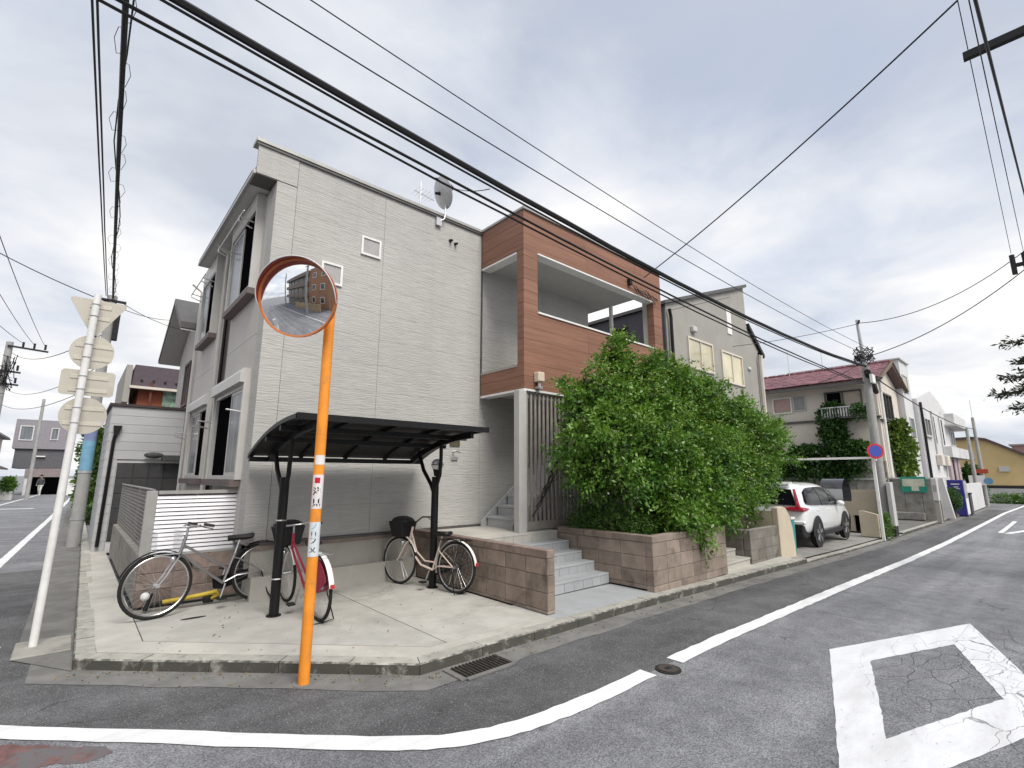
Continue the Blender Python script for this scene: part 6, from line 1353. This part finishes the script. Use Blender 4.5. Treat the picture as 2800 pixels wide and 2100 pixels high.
# conifer at the right edge
t = thing('dark_conifer', 'dark conifer with drooping branches at the right edge', 'tree', (14.2, -1.7, gz(14) + RZ))
MB().tube([(14.2, -1.7, gz(14) + RZ), (14.2, -1.7, 3), (14.15, -1.7, 7)], [.18, .13, .03], 10).build('trunk', M_bark, t, smooth=True)
PP, DD = [], []; bb_ = MB(); rg = np.random.default_rng(3)
for i in range(34):
    z = 2.6 + i * .13; a = i * 2.4; ln_ = (2.5 - .42 * (z - 2.6)) * random.uniform(.8, 1.05)
    if ln_ < .3: continue
    d = Vector((math.cos(a), math.sin(a), 0)); st_ = Vector((14.2, -1.7, z)); e_ = st_ + d * ln_ + Vector((0, 0, -.05 - .1 * ln_))
    bb_.tube([st_, st_.lerp(e_, .5) + Vector((0, 0, .08)), e_], [.03, .02, .006], 5)
    for k in range(150):
        f = rg.uniform(.3, 1.02); p = st_.lerp(e_, f) + Vector((rg.normal(0, .16), rg.normal(0, .16), rg.normal(.02, .05))); PP.append(tuple(p)); q = d * .8 + Vector((rg.normal(0, .5), rg.normal(0, .5), rg.normal(.1, .3))); PP[-1] = tuple(p); DD.append(tuple(q.normalized()))
for e_ in ((14.0, .75, 3.25), (13.9, .55, 3.55), (14.1, .35, 3.9), (13.8, .42, 4.25), (14.0, .5, 2.95), (14.1, .3, 3.4), (13.7, .2, 3.1)):
    e_ = Vector(e_); st_ = Vector((14.2, -1.7, e_.z + .3)); bb_.tube([st_, st_.lerp(e_, .5) + Vector((0, 0, .02)), e_], [.05, .035, .012], 6); d = (e_ - st_).normalized()
    for k in range(420):
        f = rg.uniform(.45, 1.02); p = st_.lerp(e_, f) + Vector((rg.normal(0, .14), rg.normal(0, .06), rg.normal(.0, .035))); PP.append(tuple(p)); q = d * .7 + Vector((rg.normal(0, .6), rg.normal(0, .4), rg.normal(.1, .25))); DD.append(tuple(q.normalized()))
bb_.build('branches', mat('conifer_bark', (.05, .035, .03), .9), t); leaves('crown', leafmat('conifer_needle', (.022, .03, .016), (.05, .055, .03), 3), PP, DD, .10, t, 3.4, 8)
# ------------------------------------------------------------------ left-hand neighbours
t = thing('side_house', 'cream house with steep eave behind the corner house', 'house', (3, 16, 0))
MB().prism([(13.22, 0), (13.22, 4.95), (14.85, 5.95), (16.5, 4.95), (16.5, 0)], 'x', 1.9, 7).build('wall', M_plain, t)
MB().prism([(13.22, 5.03), (14.85, 6.02), (16.95, 4.80), (17.0, 4.92), (14.85, 6.18), (13.22, 5.18)], 'x', 1.42, 7).build('roof', M_fascia, t)
MB().prism([(13.24, 4.98), (14.85, 5.965), (16.9, 4.775), (16.9, 4.80), (14.85, 6.0), (13.24, 5.01)], 'x', 1.44, 7).build('soffit', M_soffit, t)
win(t, 'x', 1.9, -1, 14.35, 15.1, 3.35, 4.5, M_strip, M_curtain, 1, 0, .06, .05)
t = thing('lap_sided_garage', 'low pale lap-sided garage with dark panelled shutter at the left', 'garage', (1.6, 16, 0))
MB().box(.50, 1.88, 14.35, 17.2, -.05, 3.2).build('wall_core', M_whitew, t)
M_lap = mat('lap_board', (.42, .425, .435), .65, var=.05, ns=2, rnd=.03)
for i in range(16):
    z = .0 + i * .2
    if z > 1.9: piece('lap_board', M_lap, (1.40, .03, .205), (1.18, 14.335, z + .1), t, .004, rot=(R(-1.6), 0, 0))
    else: piece('lap_board', M_lap, (.21, .03, .205), (.59, 14.335, z + .1), t, .004, rot=(R(-1.6), 0, 0))
    piece('lap_board', M_lap, (.03, 2.85, .205), (.485, 15.77, z + .1), t, .004, rot=(0, R(1.6), 0))
sh_ = MB().box(.71, 1.88, 14.33, 14.345, .2, 1.92).build('shutter', mat('shutter_dark', (.05, .05, .052), .5, var=.1), t)
for i in range(4):
    for j in range(5): piece('shutter_panel', MAT['shutter_dark'], (.285, .02, .33), (.865 + i * .293, 14.322, .38 + j * .34), sh_, .006)
MB().box(.42, 1.9, 14.28, 17.3, 3.21, 3.27).build('roof_edge', mat('roof_edge', (.05, .035, .035), .6), t)
MB().tube([(.60, 14.26, 2.6), (.58, 14.26, 2.4), (.56, 14.26, .1)], .035, 8).prism([(.54, 2.75), (.70, 2.75), (.64, 2.55), (.57, 2.5)], 'y', 14.2, 14.3).build('downpipe', M_black, t)
MB().box(1.5, 1.95, 14.0, 14.25, 1.98, 2.1).sph((1.35, 14.2, 2.1), .12, 10, 7, (1.6, .6, .6)).build('wall_ornament', mat('dark_ornament', (.06, .065, .06), .7, var=.4, ns=30), t)
MB().box(.5, .95, 13.9, 14.3, 0, .45).build('dark_gap', M_dark_in, t) if False else None
t = thing('violet_roof_building', 'small building with violet-brown roof and orange wall behind the garage', 'building', (3, 24, 0))
MB().box(1.4, 6, 22.3, 27, 0, 4.8).build('wall', mat('orange_wall', (.30, .09, .05), .8, var=.2, ns=2), t); MB().box(2.15, 2.7, 22.26, 22.298, 3.9, 4.75).build('mural_panel', mat('mural_green', (.25, .36, .28), .8, var=.5, ns=6), t)
MB().prism([(1.15, 4.82), (1.2, 5.6), (6.2, 5.6), (6.2, 4.82)], 'y', 22.0, 27.2).build('roof', mat('violet_roof', (.085, .065, .08), .6, var=.1), t); MB().box(.95, 1.13, 21.9, 27.2, 4.2, 5.55).build('gable_board', M_greyw, t); MB().box(1.1, 6.2, 21.85, 22.0, 4.72, 4.81).build('beam', M_beige, t); MB().cyl((1.75, 22.0, 4.0), (1.75, 22.0, 5.0), .04).build('post', mat('rust', (.13, .04, .03), .8), t)
for i in range(4): MB().box(1.4 + i * .35, 1.48 + i * .35, 21.97, 22.0, 5.0, 5.07).build('snow_guard', M_dark, t)
t = thing('roadside_hedge', 'tall dark green hedge behind the blue sleeved pole', 'hedge', (.6, 26, 0))
P2, D2, _ = sprays([((.9, 24 + i * 2.2, 1.2 + (i % 2) * .3), (.65, 1.3, 1.5), 1) for i in range(5)] + [((.8, 25, 2.9), (.5, 1.2, .6), .6), ((.7, 30, 2.8), (.6, 1.2, .7), .6)], 330, 7, .45, 61); leaves('foliage', leafmat('hedge_leaf', (.02, .055, .01), (.09, .16, .03), 1.2), P2, D2, .16, t, 1.6, 6)
for i in range(4): MB().tube([(.95, 24.3 + 2.2 * i, 0), (.9, 24.3 + 2.2 * i, 1.6)], .06, 6).build('trunk', M_bark, t)
t = thing('grey_violet_building', 'grey violet boxy building at the end of the left street', 'building', (-2.8, 62, 0))
M_viol = mat('violet_wall', (.25, .235, .26), .8, var=.06); M_dkv = mat('dark_panel', (.10, .10, .11), .7, var=.1)
MB().box(-4.3, -.5, 60.2, 68, 3.9, 6.45).build('upper_wall', M_viol, t); MB().box(-4.1, -.5, 60.4, 68, 2.2, 3.88).build('mid_wall', M_dkv, t); MB().box(-3.2, -.5, 59.8, 60.3, 1.45, 2.18).build('canopy', mat('mauve_beam', (.24, .20, .20), .7), t); MB().box(-3.0, -.5, 61.5, 68, -.1, 2.18).build('carport_back', M_dark_in, t); MB().box(-3.15, -2.95, 59.9, 60.1, -.1, 1.44).build('carport_post', M_whitew, t)
win(t, 'y', 60.2, -1, -4.0, -3.1, 4.6, 5.9, M_whitew, M_curtain, 0, 0, .08, .06); win(t, 'y', 60.2, -1, -2.0, -1.45, 4.7, 5.8, M_ltgrey, M_curtain, 0, 0, .08, .06); MB().box(-2.7, -2.1, 60.2, 60.38, 3.2, 3.3).build('lamp_strip', M_white, t)
t = thing('beige_left_house', 'beige two-storey house with dark eaves at the far left edge', 'house', (-6.6, 48, 0))
MB().box(-9, -4.75, 46, 58, -.1, 4.6).build('wall', M_beige, t); MB().prism([(-9.4, 4.5), (-4.3, 4.5), (-4.4, 4.7), (-6.8, 5.7), (-9.4, 5.0)], 'y', 45.5, 58.5).build('roof', M_fascia, t); MB().prism([(-4.75, 2.4), (-3.7, 2.0), (-3.7, 2.1), (-4.75, 2.6)], 'y', 46, 52).build('porch_roof', mat('porch_brown', (.12, .09, .075), .7), t)
win(t, 'x', -4.75, 1, 47.5, 49.5, 3.0, 4.1, M_ltgrey, M_glass, 1, 0, .08, .06); win(t, 'x', -4.75, 1, 47, 49, .6, 1.8, M_whitew, M_glass, 1, 0, .08, .06); MB().box(-4.7, -3.75, 46, 51, -.1, .55).build('garden_wall', M_ltgrey, t)
t = thing('white_cabinet', 'white roadside cabinet beyond the blue sleeved pole', 'cabinet', (-.1, 58, RZ)); MB().box(-.32, .2, 57.7, 58.3, RZ, 1.3).build('body', M_white, t, bevel=.02); MB().box(-.33, .21, 57.68, 57.695, .85, .88).build('seam', M_ltgrey, t)
t = thing('street_planter', 'green leafy plant in a white planter by the beige house', 'plant', (-3.3, 50, RZ)); MB().box(-3.7, -3.1, 49.8, 50.3, RZ, .5).build('box', M_ltgrey, t); P2, D2, _ = sprays([((-3.4, 50, 1.0), (.35, .3, .5), 1)], 300, 6, .3, 71); leaves('foliage', M_leaf2, P2, D2, .14, t, 2, 6)
# person far down the left street: one continuous skinned body
def person(loc, ang):
    t = thing('person', 'distant person in a dark top and pale trousers walking on the left street', 'person', loc)
    vs = [(0, 0, .92), (0, 0, 1.1), (0, 0, 1.32), (0, 0, 1.45), (.02, 0, 1.53), (.03, 0, 1.63), (0, .17, 1.38), (-.04, .21, 1.12), (.06, .2, .88), (.1, .19, .8), (0, -.17, 1.38), (.06, -.21, 1.12), (.16, -.19, .92), (.2, -.18, .85), (.0, .09, .86), (.12, .09, .48), (.08, .09, .09), (.2, .1, .04), (.0, -.09, .86), (-.05, -.09, .48), (-.22, -.09, .12), (-.1, -.09, .05)]
    es = [(0, 1), (1, 2), (2, 3), (3, 4), (4, 5), (2, 6), (6, 7), (7, 8), (8, 9), (2, 10), (10, 11), (11, 12), (12, 13), (0, 14), (14, 15), (15, 16), (16, 17), (0, 18), (18, 19), (19, 20), (20, 21)]
    rad = [.13, .13, .15, .06, .055, .1, .06, .048, .036, .035, .06, .048, .036, .035, .09, .065, .045, .04, .09, .065, .045, .04]
    me = bpy.data.meshes.new('body'); me.from_pydata(vs, es, []); 
    m1 = bpy.data.materials.new('clothes'); m1.use_nodes = True; tt = m1.node_tree; g = N(tt, 'ShaderNodeTexCoord'); s_ = tt.nodes.new('ShaderNodeSeparateXYZ'); L(tt, g.outputs['Object'], s_.inputs[0])
    c = mixc(tt, math_(tt, 'GREATER_THAN', s_.outputs[2], .9), (.55, .54, .52), (.05, .05, .055)); c = mixc(tt, math_(tt, 'GREATER_THAN', s_.outputs[2], 1.47), c, (.45, .28, .2)); L(tt, c, tt.nodes['Principled BSDF'].inputs['Base Color'])
    me.materials.append(m1); o = bpy.data.objects.new('body', me); COL.objects.link(o); o.parent = t
    sk = o.modifiers.new('skin', 'SKIN'); sv = me.skin_vertices[0].data if me.skin_vertices else None
    if sv is None:
        bm = bmesh.new(); bm.from_mesh(me); bm.verts.layers.skin.verify(); bm.to_mesh(me); bm.free(); sv = me.skin_vertices[0].data
    for i, r_ in enumerate(rad): sv[i].radius = (r_, r_)
    sv[0].use_root = True
    o.modifiers.new('sub', 'SUBSURF').levels = 2; o.modifiers['sub'].render_levels = 2
    h = MB().sph((.02, 0, 1.69), .105, 12, 8, (1.05, .95, .8)).build('hair', mat('hair', (.02, .016, .014), .6), None, org=(0, 0, 0)); h.parent = t; h.location = (0, 0, 0)
    t.rotation_euler = (0, 0, ang); return t
person((-2.0, 57.5, RZ), R(250))
# ------------------------------------------------------------------ behind the camera, seen in the convex mirror
t = thing('brown_apartment_block', 'brown three-storey apartment block reflected in the traffic mirror', 'building', (-22, -12, RZ))
M_apt = mat('apartment_tan', (.30, .165, .10), .8, var=.08, ns=1); M_apt2 = mat('apartment_grey', (.20, .17, .15), .8, var=.1)
MB().box(-16, -9, -16, -6.5, RZ, 9.6).build('end_wall', M_apt, t); MB().box(-34, -16.02, -16, -7, RZ, 9.2).build('wing', M_apt2, t)
for f in range(3):
    MB().box(-34, -16.1, -7, -6.0, 2.4 + f * 2.9, 3.5 + f * 2.9).build('balcony', M_apt2, t)
    for k in range(5): win(t, 'y', -7, 1, -33 + k * 3.4, -31 + k * 3.4, .4 + f * 2.9, 2.2 + f * 2.9, M_ltgrey, M_glass, 1, 0, .08, .06)
    for k in range(2): win(t, 'x', -9, 1, -14.5 + k * 3.8, -12.8 + k * 3.8, 1.0 + f * 2.9, 2.4 + f * 2.9, M_white, M_glass, 0, 0, .1, .06); win(t, 'y', -6.5, 1, -14.5 + k * 3, -13.2 + k * 3, 1.2 + f * 2.9, 2.5 + f * 2.9, M_white, M_glass, 0, 0, .1, .06)
t = thing('tan_yard_wall', 'tan block yard wall reflected in the traffic mirror', 'wall', (-14, -4, RZ)); block_run(t, 'x', -4.4, .2, -20, -9, RZ, 1.3, mat('tan_block', (.36, .27, .17), .9, var=.2, rnd=.15), cap=.12, L_=1.0, H=.4)
t, z0 = upole(-9.5, -1.9, 9.5, .2, .15, 'utility pole reflected near the middle of the traffic mirror'); MB().bar((-10.4, -1.9, 7.9), (-8.6, -1.9, 7.9), .1, .1).build('crossarm', M_dark, t)
t, z0 = upole(-22, -2.0, 9.5, .2, .15, 'farther utility pole reflected in the traffic mirror'); MB().bar((-22.9, -2, 8.2), (-21.1, -2, 8.2), .1, .1).build('crossarm', M_dark, t)
t = thing('cream_reflected_house', 'cream house reflected at the left edge of the traffic mirror', 'house', (-16, 11, RZ)); MB().box(-30, -6.5, 8.5, 16, RZ, 4.4).build('wall', M_cream, t); MB().box(-30.3, -6.2, 8.2, 16.3, 4.4, 4.6).build('roof', M_fascia, t); MB().box(-26, -6.4, 7.2, 7.4, RZ, 1.5).build('garden_wall', M_beige, t)
for k in range(4): win(t, 'y', 8.5, -1, -28 + k * 5.5, -26 + k * 5.5, 1.2, 2.6, M_white, M_glass, 1, 0, .08, .06)
t = thing('white_scooter', 'white and silver scooter reflected at the lower left of the mirror', 'scooter', (-6.3, 3.9, RZ))
sx_, sy_ = -6.3, 3.9
for x in (-.6, .6): MB().tube([(sx_ + x + .2 * math.cos(a), sy_, RZ + .25 + .2 * math.sin(a)) for a in [2 * math.pi * i / 24 for i in range(24)]], .05, 8, closed=True).build('wheel', M_tyre, t, smooth=True)
MB().prism([(-.85, .45), (-.8, .72), (-.1, .78), (.05, .42), (.3, .36), (.45, .9), (.55, .95), (.62, .5), (.4, .25), (-.3, .25)], 'y', -.16, .16).build('body', M_whitemetal, t, bevel=.04)
bpy.context.view_layer.update()
for o in list(t.children):
    if o.name.startswith('body'):
        for v in o.data.vertices: v.co += Vector((sx_, sy_, RZ))
MB().box(sx_ - .75, sx_ - .05, sy_ - .13, sy_ + .13, RZ + .78, RZ + .86).build('seat', M_saddle, t, bevel=.03); MB().box(sx_ - 1.0, sx_ - .6, sy_ - .2, sy_ + .2, RZ + .88, RZ + 1.2).build('top_box', M_whitemetal, t, bevel=.05); MB().tube([(sx_ + .45, sy_ - .33, RZ + 1.05), (sx_ + .5, sy_, RZ + 1.0), (sx_ + .45, sy_ + .33, RZ + 1.05)], .02, 6).build('handlebar', M_black, t); MB().add([(sx_ + .55, sy_ - .22, RZ + .95), (sx_ + .55, sy_ + .22, RZ + .95), (sx_ + .4, sy_ + .2, RZ + 1.45), (sx_ + .4, sy_ - .2, RZ + 1.45)], [(0, 1, 2, 3)]).build('windscreen', MAT['clear_screen'], t)
